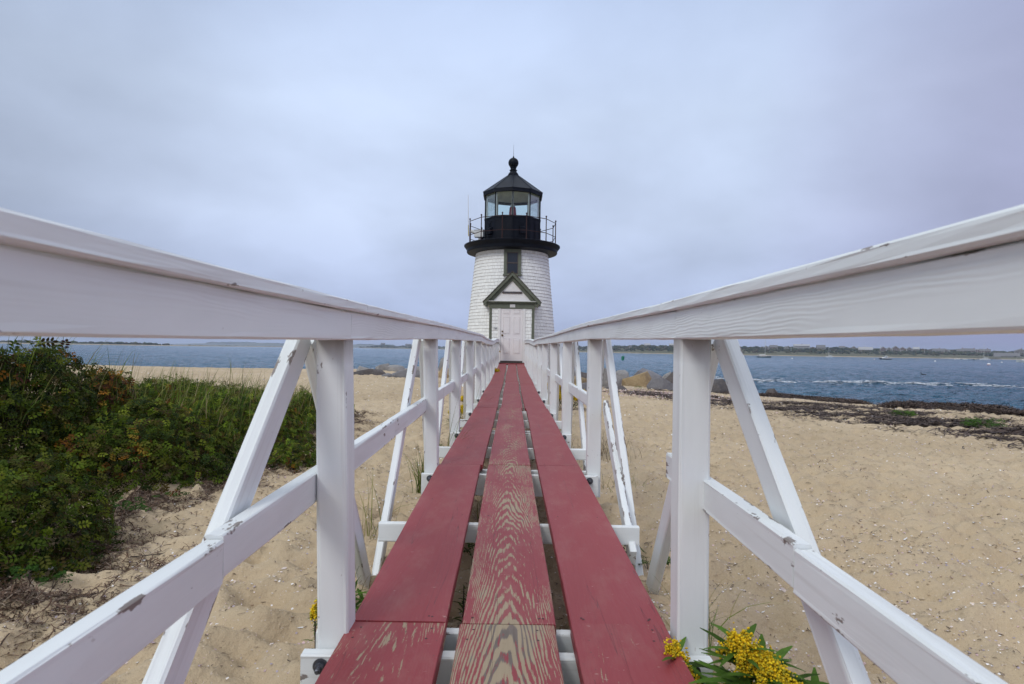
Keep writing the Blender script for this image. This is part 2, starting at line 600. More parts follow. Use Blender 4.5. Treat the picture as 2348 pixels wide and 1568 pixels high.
def plain(name, col, rough=0.6, metal=0.0, var=0.12, scale=6, bmp=0.15, col2=None):
    m, N, L, B = nmat(name)
    v, rn = shifted(N, L)
    n = noise(N, L, v, scale, 5, 0.6)
    c2 = col2 or tuple(c * (1 - 2.2 * var) for c in col)
    L.new(mix(N, L, rng(N, L, n, 0.3, 0.7), col, c2), B.inputs['Base Color'])
    B.inputs['Roughness'].default_value = rough; B.inputs['Metallic'].default_value = metal
    if bmp: L.new(bump(N, L, noise(N, L, v, scale * 6, 4), bmp, 0.004), B.inputs['Normal'])
    return m


def colored(name, rough=0.6, trans=0.0, var=0.2, scale=12, spec=0.3):
    """uses the mesh's own colour attribute"""
    m, N, L, B = nmat(name)
    a = N.new('ShaderNodeAttribute'); a.attribute_name = 'Col'
    n = noise(N, L, tcoord(N, L), scale, 3)
    sc_ = N.new('ShaderNodeVectorMath'); sc_.operation = 'SCALE'
    L.new(a.outputs['Color'], sc_.inputs[0]); L.new(rng(N, L, n, 0.3, 0.7, 1 - var, 1 + var), sc_.inputs['Scale'])
    L.new(sc_.outputs[0], B.inputs['Base Color'])
    B.inputs['Roughness'].default_value = rough
    B.inputs['Specular IOR Level'].default_value = spec
    if trans:
        out = N['Material Output']
        t = N.new('ShaderNodeBsdfTranslucent'); L.new(sc_.outputs[0], t.inputs['Color'])
        ms = N.new('ShaderNodeMixShader'); ms.inputs[0].default_value = trans
        L.new(B.outputs[0], ms.inputs[1]); L.new(t.outputs[0], ms.inputs[2]); L.new(ms.outputs[0], out.inputs['Surface'])
    return m


def sand_mat():
    m, N, L, B = nmat('dry_sand')
    g = N.new('ShaderNodeNewGeometry').outputs['Position']
    sp = N.new('ShaderNodeSeparateXYZ'); L.new(g, sp.inputs[0])
    big = noise(N, L, g, 0.35, 5, 0.55)
    midn = noise(N, L, g, 3.0, 5, 0.6)
    gr = noise(N, L, g, 260, 2, 0.5)
    gr2 = noise(N, L, g, 70, 3, 0.6)
    col = mix(N, L, rng(N, L, big, 0.35, 0.65), (0.560, 0.450, 0.305), (0.465, 0.365, 0.240))
    col = mix(N, L, math_(N, L, 'MULTIPLY', rng(N, L, midn, 0.45, 0.75), 0.5), col, (0.43, 0.335, 0.22))
    col = mix(N, L, math_(N, L, 'MULTIPLY', rng(N, L, gr, 0.55, 0.75), 0.55), col, (0.26, 0.19, 0.13))
    col = mix(N, L, math_(N, L, 'MULTIPLY', rng(N, L, gr2, 0.64, 0.70), 0.45), col, (0.66, 0.58, 0.52))
    wet = rng(N, L, sp.outputs['Z'], 0.30, 0.12)
    col = mix(N, L, math_(N, L, 'MULTIPLY', wet, 0.6), col, (0.17, 0.125, 0.09))
    L.new(col, B.inputs['Base Color'])
    L.new(rng(N, L, wet, 0, 1, 0.95, 0.45), B.inputs['Roughness'])
    B.inputs['Specular IOR Level'].default_value = 0.2
    b1 = bump(N, L, noise(N, L, g, 22, 5, 0.6), 0.8, 0.022)
    L.new(bump(N, L, gr, 0.5, 0.002, b1), B.inputs['Normal'])
    return m


def water_mat():
    m, N, L, B = nmat('harbour_water')
    g = N.new('ShaderNodeNewGeometry').outputs['Position']
    big = noise(N, L, mapping(N, L, g, (0.010, 0.035, 1)), 1.0, 4, 0.55)
    col = mix(N, L, rng(N, L, big, 0.35, 0.65), (0.028, 0.118, 0.200), (0.048, 0.160, 0.255))
    L.new(col, B.inputs['Base Color'])
    B.inputs['Roughness'].default_value = 0.10
    B.inputs['IOR'].default_value = 1.333
    n1 = noise(N, L, mapping(N, L, g, (0.55, 1.1, 1)), 1.0, 6, 0.62, 0.4)
    n2 = noise(N, L, mapping(N, L, g, (2.1, 3.9, 1)), 1.0, 5, 0.6, 0.5)
    n3 = noise(N, L, mapping(N, L, g, (0.10, 0.26, 1)), 1.0, 4, 0.5, 0.3)
    n4 = noise(N, L, mapping(N, L, g, (0.26, 0.040, 1)), 1.0, 5, 0.6, 0.3)
    b = bump(N, L, n4, 1.0, 4.0)
    b = bump(N, L, n3, 1.0, 2.2, b)
    b = bump(N, L, n1, 1.0, 1.0, b)
    b = bump(N, L, n2, 1.0, 0.22, b)
    L.new(b, B.inputs['Normal'])
    return m


def rock_mat(name, a, b, c):
    m, N, L, B = nmat(name)
    v, rn = shifted(N, L)
    n = noise(N, L, v, 1.6, 5, 0.6)
    s = noise(N, L, v, 34, 3, 0.6)
    s2 = noise(N, L, v, 11, 4, 0.7)
    col = mix(N, L, rng(N, L, n, 0.35, 0.65), a, b)
    col = mix(N, L, math_(N, L, 'MULTIPLY', rng(N, L, s2, 0.52, 0.62), 0.5), col, c)
    col = mix(N, L, math_(N, L, 'MULTIPLY', rng(N, L, s, 0.58, 0.64), 0.6), col, tuple(x * 0.4 for x in b))
    L.new(col, B.inputs['Base Color'])
    B.inputs['Roughness'].default_value = 0.85
    b1 = bump(N, L, s2, 0.7, 0.05)
    L.new(bump(N, L, s, 0.6, 0.012, b1), B.inputs['Normal'])
    return m


def glass_mat(name='clear_glass'):
    m, N, L, B = nmat(name)
    out = N['Material Output']
    N.remove(B)
    t = N.new('ShaderNodeBsdfTransparent'); t.inputs['Color'].default_value = (0.93, 0.98, 0.975, 1)
    gl = N.new('ShaderNodeBsdfGlossy'); gl.inputs['Roughness'].default_value = 0.03
    n = noise(N, L, tcoord(N, L), 3.0, 3)
    fr = N.new('ShaderNodeFresnel'); fr.inputs['IOR'].default_value = 1.5
    k = math_(N, L, 'ADD', math_(N, L, 'MULTIPLY', fr.outputs[0], 0.35), math_(N, L, 'MULTIPLY', n, 0.02))
    ms = N.new('ShaderNodeMixShader')
    L.new(k, ms.inputs[0]); L.new(t.outputs[0], ms.inputs[1]); L.new(gl.outputs[0], ms.inputs[2])
    L.new(ms.outputs[0], out.inputs['Surface'])
    return m


M = dict(
    paint=white_paint(), red=red_deck(), sand=sand_mat(), water=water_mat(), glass=glass_mat(),
    shingle=colored('white_shingle', 0.7, 0, 0.06, 9), leaf=colored('leaf', 0.65, 0.3, 0.25, 20, 0.12),
    bits=colored('beach_litter', 0.75, 0, 0.3, 60), farleaf=colored('far_leaf', 0.9, 0, 0.35, 0.6),
    black=plain('black_iron_paint', (0.002, 0.0035, 0.008), 0.5, 0, 0.2, 5, 0.1, (0.005, 0.008, 0.015)),
    roofblack=plain('black_metal_roof', (0.012, 0.017, 0.030), 0.5, 0, 0.2, 3, 0.1),
    rust=plain('rusty_iron', (0.030, 0.022, 0.026), 0.7, 0.2, 0.2, 20, 0.4, (0.075, 0.035, 0.028)),
    green=plain('sage_trim_paint', (0.125, 0.142, 0.100), 0.6, 0, 0.1, 7, 0.3, (0.090, 0.098, 0.068)),
    door=plain('pale_door_paint', (0.78, 0.75, 0.74), 0.45, 0, 0.03, 3, 0.05),
    trimwhite=plain('white_trim_paint', (0.78, 0.77, 0.75), 0.5, 0, 0.04, 5, 0.1),
    darkwood=plain('dark_weathered_wood', (0.10, 0.075, 0.065), 0.8, 0, 0.2, 14, 0.5),
    under=plain('shadowed_sheathing', (0.10, 0.095, 0.085), 0.9, 0, 0.1, 8, 0.1),
    brass=plain('old_brass', (0.20, 0.13, 0.05), 0.35, 0.85, 0.2, 30, 0.1),
    padlock=plain('brass_padlock', (0.50, 0.32, 0.05), 0.35, 0.7, 0.1, 30, 0.1),
    pane=plain('dark_window_pane', (0.018, 0.022, 0.035), 0.10, 0, 0.1, 3, 0),
    redlens=plain('red_beacon_lens', (0.42, 0.035, 0.055), 0.25, 0, 0.1, 8, 0),
    ceil=plain('lantern_ceiling', (0.80, 0.82, 0.76), 0.8, 0, 0.1, 4, 0),
    steel=plain('galvanised_steel', (0.16, 0.17, 0.20), 0.38, 0.8, 0.2, 40, 0.1),
    greyplastic=plain('grey_white_casing', (0.62, 0.64, 0.62), 0.45, 0, 0.06, 6, 0),
    rope=plain('worn_rope', (0.20, 0.17, 0.13), 0.9, 0, 0.2, 60, 0.3),
    yellowpole=plain('yellow_band', (0.50, 0.38, 0.05), 0.5, 0, 0.1, 10, 0),
    twig=plain('dry_twig', (0.080, 0.060, 0.050), 0.85, 0, 0.2, 30, 0.3),
    rock1=rock_mat('grey_granite', (0.30, 0.285, 0.27), (0.20, 0.195, 0.195), (0.36, 0.34, 0.31)),
    rock2=rock_mat('tan_granite', (0.40, 0.29, 0.15), (0.28, 0.20, 0.105), (0.46, 0.36, 0.22)),
    rock3=rock_mat('dark_granite', (0.115, 0.10, 0.095), (0.075, 0.068, 0.07), (0.17, 0.15, 0.14)),
    rock4=rock_mat('bluish_granite', (0.21, 0.205, 0.215), (0.15, 0.148, 0.16), (0.27, 0.26, 0.26)),
    greycedar=plain('weathered_cedar', (0.20, 0.18, 0.17), 0.9, 0, 0.15, 1.2, 0, (0.145, 0.13, 0.125)),
    redcedar=plain('brown_cedar', (0.175, 0.125, 0.115), 0.9, 0, 0.15, 1.2, 0),
    greyroof=plain('grey_shingle_roof', (0.19, 0.185, 0.185), 0.9, 0, 0.12, 1.0, 0),
    lightroof=plain('pale_shingle_roof', (0.42, 0.42, 0.42), 0.8, 0, 0.08, 1.0, 0),
    farwhite=plain('far_white_trim', (0.75, 0.75, 0.74), 0.6, 0, 0.05, 1.0, 0),
    brick=plain('red_brick', (0.25, 0.075, 0.055), 0.9, 0, 0.15, 3, 0),
    hull_green=plain('dark_green_gelcoat', (0.010, 0.050, 0.050), 0.2, 0, 0.1, 2, 0),
    hull_black=plain('black_gelcoat', (0.012, 0.014, 0.022), 0.2, 0, 0.1, 2, 0),
    boatwhite=plain('white_gelcoat', (0.80, 0.80, 0.79), 0.25, 0, 0.03, 2, 0),
    mast=plain('painted_spar', (0.72, 0.70, 0.66), 0.4, 0, 0.05, 2, 0),
    buoygreen=plain('green_buoy_paint', (0.010, 0.22, 0.115), 0.45, 0, 0.15, 4, 0),
    buoyred=plain('red_buoy_band', (0.42, 0.04, 0.04), 0.5, 0, 0.1, 4, 0),
    foam=plain('sea_foam', (0.72, 0.76, 0.80), 0.8, 0, 0.05, 8, 0),
    bird=plain('dark_feathers', (0.025, 0.024, 0.026), 0.6, 0, 0.2, 20, 0),
)
for k_ in ('black', 'roofblack', 'rust'):
    M[k_].node_tree.nodes['Principled BSDF'].inputs['Specular IOR Level'].default_value = .15
M['nail'] = plain('nail_head', (.07, .030, .028), .6, 0, .2, 40, 0)

# ------------------------------------------------------------ sand and water
def grid_faces(nr, nc):
    i = np.arange(nr - 1)[:, None] * nc + np.arange(nc - 1)[None, :]
    return np.stack([i, i + 1, i + nc + 1, i + nc], -1).reshape(-1, 4)


def build_sand():
    t = np.linspace(-1, 1, 640)
    xs = np.sinh(t * 4.45) / math.sinh(4.45) * 110
    a = np.linspace(-3, 0.8, 40, endpoint=False)
    u = np.linspace(0, 1, 600)
    b = 0.8 + (np.exp(u * 3.2) - 1) / (math.exp(3.2) - 1) * 95
    ys = np.concatenate([a, b])
    X, Y = np.meshgrid(xs, ys)
    Z = ground(X, Y)
    # low seaweed-strewn steps near the tide line on the right
    o = mesh_from('beach_sand', np.stack([X, Y, Z], -1).reshape(-1, 3), grid_faces(len(ys), len(xs)), M['sand'], smooth=True)
    props(o, kind='structure')


def sea_z(X, Y, fade=1.0, near=1.0):
    return (perlin(X * .45, Y * .95, 21) * .17 + perlin(X * 1.2, Y * 2.2, 22) * .15 * near + perlin(X * .16, Y * .33, 23) * .14
            + np.abs(perlin(X * .8 + 5, Y * 1.5, 24)) * -.10) * fade + .02


def build_water():
    ys = np.exp(np.linspace(math.log(7), math.log(7000), 860))
    us = np.linspace(-1.7, 1.7, 620)
    Y = ys[:, None] * np.ones(len(us))[None, :]
    X = ys[:, None] * us[None, :]
    X[:, 0] -= 60; X[:, -1] += 60
    fade = np.clip((420 - Y) / 300, 0, 1)
    near = np.clip((140 - Y) / 90, 0, 1)
    Z = sea_z(X, Y, fade, near)
    o = mesh_from('harbour_water', np.stack([X, Y, Z], -1).reshape(-1, 3), grid_faces(len(ys), len(us)), M['water'], smooth=True)
    props(o, kind='structure')
    # wake of a passing boat: many flat patches of foam lying on the swell
    rs = np.random.RandomState(5)
    path = [G(1560, 863.5, 0), G(1660, 869, 0), G(1760, 874, 0), G(2000, 878.5, 0), G(2200, 883.5, 0), G(2420, 889, 0)]
    path = np.array([(p.x, p.y) for p in path])
    seg = np.r_[0, np.cumsum(np.hypot(*np.diff(path, axis=0).T))]
    V = []; F = []
    for k in range(2600):
        s = rs.rand() * seg[-1]
        x = np.interp(s, seg, path[:, 0]); y = np.interp(s, seg, path[:, 1])
        den = perlin(np.array([s * .35]), np.array([3.3]), 31)[0]
        if den < -0.30 + 0.45 * rs.rand(): continue
        y += rs.randn() * (0.55 if k % 3 else 1.8) + 0.5 * math.sin(s * .3)
        x += rs.randn() * .3
        L_, W_ = rs.uniform(.12, .6), rs.uniform(.03, .10)
        z = float(sea_z(np.array([x]), np.array([y]))[0]) + .035 + rs.rand() * .03
        n = 7
        b = len(V)
        for i in range(n):
            an = 2 * math.pi * i / n
            V.append((x + math.cos(an) * L_ * rs.uniform(.6, 1), y + math.sin(an) * W_ * rs.uniform(.6, 1), z + rs.uniform(-.012, .02)))
        F.append(tuple(range(b, b + n)))
    o = mesh_from('wake_foam', V, F, M['foam'])
    props(o, kind='stuff', label='white foam line left by a boat wake across the harbour', cat='foam')


build_sand()
build_water()

# ------------------------------------------------------------ boardwalk
def deckz(y):
    return float(np.interp(y, [-1, 1.8, 4.06, 7.9, 12, 16, 20, 22.75], [1.765, 1.770, 1.817, 1.832, 1.875, 1.935, 2.005, 2.055]))


POSTS = [-0.35, 1.79, 4.04, 5.95, 7.82, 9.70, 11.5, 13.4, 15.2, 17.1, 18.9, 20.8, 22.6]
RAIL = {-1: ([-1, -.35, .54, 1.79, 4.04, 5.95, 7.82, 9.7, 11.5, 13.4, 15.2, 17.1, 18.9, 20.8, 22.9],
             [.0, .0, .005, .021, .064, .089, .108, .128, .108, .105, .118, .175, .235, .262, .262]),
        1: ([-1, -.35, .55, 1.79, 4.04, 5.95, 7.82, 9.7, 11.5, 13.4, 15.2, 17.1, 18.9, 20.8, 22.9],
            [.02, .02, .026, .039, .080, .086, .092, .102, .118, .098, .150, .20, .225, .245, .25])}


def railz(side, y):
    xs, zs = RAIL[side]
    # smooth the polyline a little so the rails roll instead of kinking
    return CAMZ + float(np.mean([np.interp(y + d, xs, zs) for d in (-.35, -.18, 0, .18, .35)]))


def railx(side, y):
    if side < 0: base = np.interp(y, [0, 1.79, 4.04, 6, 8, 12, 23], [.475, .486, .500, .505, .500, .488, .480])
    else: base = np.interp(y, [0, 1.79, 4.04, 6, 8, 12, 23], [.478, .494, .510, .505, .500, .488, .480])
    return side * float(base + 0.004 * math.sin(y * 1.7 + 2))


boardwalk = empty('boardwalk', (0, 0, 1.6), 0, 'long narrow red plank walkway leading over the sand to the lighthouse door', 'boardwalk')


def child_stick(parent, name, p0, p1, w, h, mat, **k):
    return stick(name, p0, p1, w, h, mat, parent, **k)


NAILS = [p_ + k_ for p_ in POSTS for k_ in (-.067, .067)] + [(a_ + b_) / 2 for a_, b_ in zip(POSTS, POSTS[1:])]


def build_planks():
    cuts = {0: [-.6, 1.823, 4.06, 7.92, 11.6, 15.3, 19.0, 22.72], 1: [-.6, 1.820, 4.07, 7.88, 10.1, 13.4, 17.2, 22.72],
            2: [-.6, 1.828, 4.08, 7.9, 12.6, 16.4, 20.1, 22.72]}
    wear = {0: [.62, .22, .20, .25, .3, .2, .2], 1: [1.45, 1.05, .82, .66, .5, .35, .3], 2: [.42, .18, .22, .2, .3, .2, .2]}
    for r, xc in enumerate((-.330, 0.004, .331)):
        cs = cuts[r]
        for i in range(len(cs) - 1):
            y0, y1 = cs[i] + .0022, cs[i + 1] - .0022
            jx = rnd.uniform(-.006, .006) if i else 0
            jx2 = rnd.uniform(-.008, .008)
            t = 0.038
            nl = rnd.uniform(-.002, .002)
            n = max(3, int((y1 - y0) / .35))

            # planks follow the deck; sample it so that they sag between beams
            o = child_stick(boardwalk, 'plank', (xc + jx, y0, deckz(y0) - t / 2 + nl), (xc + jx + jx2, y1, deckz(y1) - t / 2 + nl),
                            .286 if r != 0 or i else .292, t, M['red'], seed=r * 20 + i, wear=wear[r][i], ch=.003, wob=.0009,
                            bend=lambda y, y0=y0, y1=y1: (0.004 * math.sin(y * 1.3 + y0), deckz(y0 + y) - (deckz(y0) + (deckz(y1) - deckz(y0)) * y / (y1 - y0))))
            # nail heads over each beam, in the same board mesh
            me = o.data; bm = bmesh.new(); bm.from_mesh(me)
            me.materials.append(M['nail'])
            ys_n = [q for q in NAILS if y0 + .02 < q < y1 - .02] + [y0 + .035, y1 - .035]
            for q in ys_n:
                for xo in (-.10, .10):
                    c_ = Vector((xo + rnd.uniform(-.012, .012), q - y0, t / 2 + .0006 + deckz(q) - (deckz(y0) + (deckz(y1) - deckz(y0)) * (q - y0) / (y1 - y0))))
                    vv = [bm.verts.new(c_ + Vector((math.cos(a_) * .0042, math.sin(a_) * .0042, 0))) for a_ in np.linspace(0, 2 * math.pi, 7)[:-1]]
                    f_ = bm.faces.new(vv); f_.material_index = 1
            bm.to_mesh(me); bm.free()
            if i == 0 and r == 0: o['label'] = 'cracked red plank nearest the camera on the left'
            if i == 0 and r == 1: o['label'] = 'middle plank worn through to bare wood grain'


build_planks()


def bolt_mb():
    b = MB()
    b.lathe([(0.0, 0), (.021, 0), (.022, .002), (.022, .004), (.0, .004)], n=20, cap=False)
    b.lathe([(.014, .004), (.015, .006), (.0145, .017), (.008, .018)], n=6)
    b.lathe([(.0075, .018), (.0075, .034), (.005, .036)], n=10)
    return b


BOLT = None


def add_bolt(beam, xl, zl, ylocal=0):
    """bolt on the face of a beam that looks at the walker"""
    global BOLT
    if BOLT is None:
        BOLT = bolt_mb().build('bolt', M['steel'], smooth=False)
        o = BOLT
    else:
        o = BOLT.copy(); C.objects.link(o)
    o.parent = beam
    return o


def crossbeam(y, x0, x1, h, zt, front=None, wear=.35, seed=0):
    o = child_stick(boardwalk, 'crossbeam', (x0, y, zt - h / 2), (x1, y, zt - h / 2), .038, h, M['paint'], wear=wear, seed=seed)
    return o


for i, y in enumerate(POSTS[1:] if False else POSTS):
    if i == 0: continue
    zt = deckz(y) - .0395
    ex = rnd.uniform(.578, .600)
    for k, yy in enumerate((y - .067, y + .067)):
        cbm = crossbeam(yy, -ex, ex, .14, zt - (.004 if k == 0 else .0), seed=i * 3 + k, wear=.45)
        if k == 0 and i <= 6:
            for s in (-1, 1):
                for dz in (-.030, -.105):
                    if i > 3 and dz < -.05: continue
                    b = add_bolt(cbm, 0, 0)
                    # beam local frame: Y along +X of the world, X local = -Y world
                    w = Vector((s * .527, yy - .0192, zt - .004 + dz))
                    Mw = Matrix.Translation(w) @ Matrix.Rotation(R(90), 4, 'X')
                    b.matrix_parent_inverse = Matrix()
                    b.matrix_local = (Matrix.Translation(boardwalk.location) @ LOCAL[cbm.name]).inverted() @ Mw
for i in range(len(POSTS) - 1):
    ym = (POSTS[i] + POSTS[i + 1]) / 2
    if ym < .6: ym = .62
    crossbeam(ym, -.63, .63, .089, deckz(ym) - .0395, seed=90 + i, wear=.5)

# dark fascia board and sill at the lighthouse end
child_stick(boardwalk, 'end_board', (-.50, 22.745, 2.062), (.53, 22.745, 2.062), .022, .05, M['red'], wear=.2)

# ------------------------------------------------------------ railings
def sweep_rail(parent, name, side, y0, y1, w, h, dz, dx, mat, wear, seed):
    """a straight-grained board that follows the roll of the posts"""
    L_ = y1 - y0
    x0 = railx(side, y0); z0 = railz(side, y0)
    def bend(y):
        return (railx(side, y0 + y) - x0, railz(side, y0 + y) - z0)
    me = stick_mesh(name, L_, w, h, seed, bend=bend, nseg=max(6, int(L_ / .12)), wob=.0010)
    me.materials.append(mat)
    o = bpy.data.objects.new(name, me); C.objects.link(o)
    o.parent = parent
    o.location = Vector((x0 + side * dx, y0, z0 + dz)) - parent.location
    o['wear'] = wear
    o['grain'] = .55 if name == 'handrail' else .1
    return o


def build_railing(side):
    nm = 'left' if side < 0 else 'right'
    r = empty('railing', (side * .52, 0, 1.6), 0,
              f'white painted timber railing along the {nm} side of the red walkway', 'railing', 'railings of the walkway')
    mid = side * .5835
    splits = [-1.0, 1.79, 4.06, 7.84, 11.5, 15.2, 18.9, 22.9]
    for i in range(len(splits) - 1):
        y0, y1 = splits[i] + .001, splits[i + 1] - .001
        sweep_rail(r, 'handrail', side, y0, y1, .089, .086, .043, .0445, M['paint'], .12 if i else .18, 40 + i + side)
    caps = [-1.0, 1.92, 4.5, 9.7, 15.2, 20.1, 22.9]
    for i in range(len(caps) - 1):
        y0, y1 = caps[i] + .001, caps[i + 1] - .001
        sweep_rail(r, 'cap_board', side, y0, y1, .125, .029, .1010, .0445, M['paint'], .25, 70 + i + side)
    for i, y in enumerate(POSTS):
        lean = (.028 if side < 0 else .0) if i < 3 else rnd.uniform(-.004, .014)
        zt = railz(side, y) - .0005
        xt = railx(side, y) + side * (.0445 + .004)
        xb = xt - side * lean
        zb = deckz(y) - .19
        j = rnd.uniform(-.01, .01) if i > 2 else 0
        p = child_stick(r, 'post', (xb, y, zb), (xt, y + j, zt), .089, .089, M['paint'], up=(0, 1, 0), wear=.22, seed=100 + i, ch=.005)
        p['stain'] = float(zt - zb)
    # middle rail on the outer face of the posts, spliced where the braces cross it
    def midz(y):
        return float(np.interp(y, [0, 1.8, 4, 8, 23], [2.6 - .388, 2.6 - .372, 2.6 - .325, 2.6 - .312, 2.6 - .13]))
    cuts = [-1.0, 1.19, 2.92, 5.0, 6.9, 8.8, 10.6, 12.5, 14.3, 16.2, 18.0, 19.9, 22.6]
    for i in range(len(cuts) - 1):
        y0, y1 = cuts[i] + .002, cuts[i + 1] - .002
        dz = -.012 if i == 0 else 0
        m0, m1 = mid, mid
        if side > 0 and i == 1: y1 = 2.17
        if side > 0 and i == 2: y0 = 4.0
        z0, z1 = midz(y0) + dz, midz(y1) + (0 if i else -.008)
        child_stick(r, 'middle_rail', (m0 + side * rnd.uniform(0, .004), y0, z0 - .0445), (m1, y1, z1 - .0445), .038, .089, M['paint'],
                    wear=.72 if side > 0 and i < 2 else .55, seed=140 + i + 20 * side)
    if side > 0:
        o = child_stick(r, 'middle_rail', (.632, 4.0, 2.235), (.592, 2.86, 1.615), .032, .089, M['paint'], wear=.9, seed=191)
        o['label'] = 'loose middle rail board fallen at one end onto the sand'
    # braces: two from each outrigger foot up to the posts on either side
    for i in range(len(POSTS) - 1):
        ym = (POSTS[i] + POSTS[i + 1]) / 2
        if i == 0: ym = .62
        for s2, yp in ((-1, POSTS[i]), (1, POSTS[i + 1])):
            yt = yp - s2 * .035 - (.10 if s2 > 0 and i > 0 else 0)
            zt = railz(side, yt) + .012
            xb = side * .660; xt = side * .6175
            g0 = float(ground(np.array([xb]), np.array([ym]))[0]) - .04
            child_stick(r, 'brace', (xb + side * (.0 if s2 > 0 else .004), ym + s2 * .045, g0), (xt, yt, zt), .038, .084, M['paint'], up=(0, 1, 0) if False else (0, -s2 * 1.0, .6),
                        wear=.55 if s2 > 0 else .4, seed=200 + i * 2 + s2 + side)
    return r


rail_left = build_railing(-1)
rail_right = build_railing(1)

# ------------------------------------------------------------ lighthouse
LX, LY = -.06, 25.3
light = empty('lighthouse', (LX, LY, .8), 0, 'small white shingled lighthouse with a black iron lantern room and green trimmed entrance porch', 'lighthouse')


def lo(mb, name, mat, smooth=False, parent=None, bevel=0, colored=False):
    o = mb.build(name, mat, None, smooth, bevel, colored=colored)
    if parent is None:
        o.parent = light; o.location = Vector((0, 0, 0)) - Vector(light.location)
        # meshes are written in world coordinates, the empty carries the offset
    else:
        o.parent = parent
    return o


def RR(z):
    return 1.83 - (z - 3.39) * .0966


def shingle_quad(s, P, N_, U, w, z0, z1, t0, t1, col, cut=0):
    """one tapered shingle: P base corner, U along the course, N_ outward"""
    a = P + N_ * t0; b = P + U * w + N_ * t0
    up = z1
    c = a - N_ * (t0 - t1) + up; d = b - N_ * (t0 - t1) + up
    a = a + up * cut * .02
    s.add([P, P + U * w, a, b, c, d], [(0, 1, 3, 2), (2, 3, 5, 4), (0, 2, 4), (1, 5, 3)], col)


def build_tower():
    s = MB()
    rs = random.Random(4)
    z = .9
    top = 6.64
    ch = .133
    k = 0
    while z < top:
        z1 = min(z + ch, top)
        r0 = RR(z)
        r1 = RR(z1 + .03)
        a = rs.random() * .2
        while a < 2 * math.pi + .2:
            w = rs.choice((.10, .12, .14, .16, .19, .21))
            da = w / r0
            if a + da > 2 * math.pi + .4: break
            am = a + da / 2
            # skip the arcs hidden at the back by sampling them coarser
            u0 = Vector((math.sin(a), -math.cos(a), 0)); u1 = Vector((math.sin(a + da - .007 / r0), -math.cos(a + da - .007 / r0), 0))
            g = rs.uniform(.93, 1.0)
            dirt = .93 if rs.random() < .08 else 1
            col = (.87 * g * dirt, .88 * g * dirt, .85 * g * dirt)
            th = .022 + rs.uniform(-.004, .004)
            dz = rs.uniform(-.005, .004)
            b0 = u0 * r0; b1 = u1 * r0
            P = [b0 + Vector((0, 0, z + dz)), b1 + Vector((0, 0, z + dz)),
                 u0 * (r0 + th) + Vector((0, 0, z + dz)), u1 * (r0 + th) + Vector((0, 0, z + dz)),
                 u0 * (r1 + .006) + Vector((0, 0, z1 + .02)), u1 * (r1 + .006) + Vector((0, 0, z1 + .02))]
            P = [p + Vector((LX, LY, 0)) for p in P]
            lift = Vector((0, 0, .011))
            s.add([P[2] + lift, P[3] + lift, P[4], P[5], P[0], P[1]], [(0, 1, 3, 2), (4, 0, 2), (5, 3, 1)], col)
            s.add([P[0], P[1], P[2] + lift, P[3] + lift], [(0, 1, 3, 2)], (.26, .215, .16))  # butt edge coloured dark brown to paint in the shadow line under each course
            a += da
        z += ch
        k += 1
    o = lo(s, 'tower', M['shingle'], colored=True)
    b = MB()
    b.lathe([(RR(.3) - .012, .3), (RR(top) - .012, top)], LX, LY, 64, cap=False)
    lo(b, 'sheathing', M['under'])


build_tower()


def build_gallery():
    b = MB()
    b.lathe([(1.50, 6.60), (1.86, 6.655), (1.90, 6.66), (1.915, 6.69), (1.915, 6.79), (1.935, 6.80), (1.95, 6.83), (1.985, 6.875), (2.02, 6.915),
             (2.03, 6.93), (2.03, 6.965), (2.01, 6.975), (1.0, 6.985)], LX, LY, 72)
    g = lo(b, 'gallery_deck', M['black'], True)
    m = g.modifiers.new('split', 'EDGE_SPLIT'); m.split_angle = R(38)
    rl = MB()
    Rr = 1.85
    pts = [Vector((LX + Rr * math.sin(R(17.6 + 30 * k)), LY - Rr * math.cos(R(17.6 + 30 * k)), 6.98)) for k in range(12)]
    for z in (.93, .36):
        rl = MB()
        for k in range(12):
            p, q = pts[k], pts[(k + 1) % 12]
            rl.tube(p + Vector((0, 0, z)), q + Vector((0, 0, z)), .014, n=6)
        lo(rl, 'gallery_rail', M['rust'])
    for p in pts:
        pb = MB()
        pb.tube(p, p + Vector((0, 0, 1.0)), .021, .018, 8)
        pb.lathe([(.0, 7.965), (.03, 7.975), (.036, 8.0), (.026, 8.03), (0, 8.04)], p.x, p.y, 10, cap=False)
        pb.lathe([(.04, 6.98), (.04, 7.0), (.024, 7.03)], p.x, p.y, 8)
        lo(pb, 'gallery_post', M['rust'])


build_gallery()


def deca(r, k, z, n=10):
    a = 2 * math.pi * k / n
    return Vector((LX + r * math.sin(a), LY - r * math.cos(a), z))


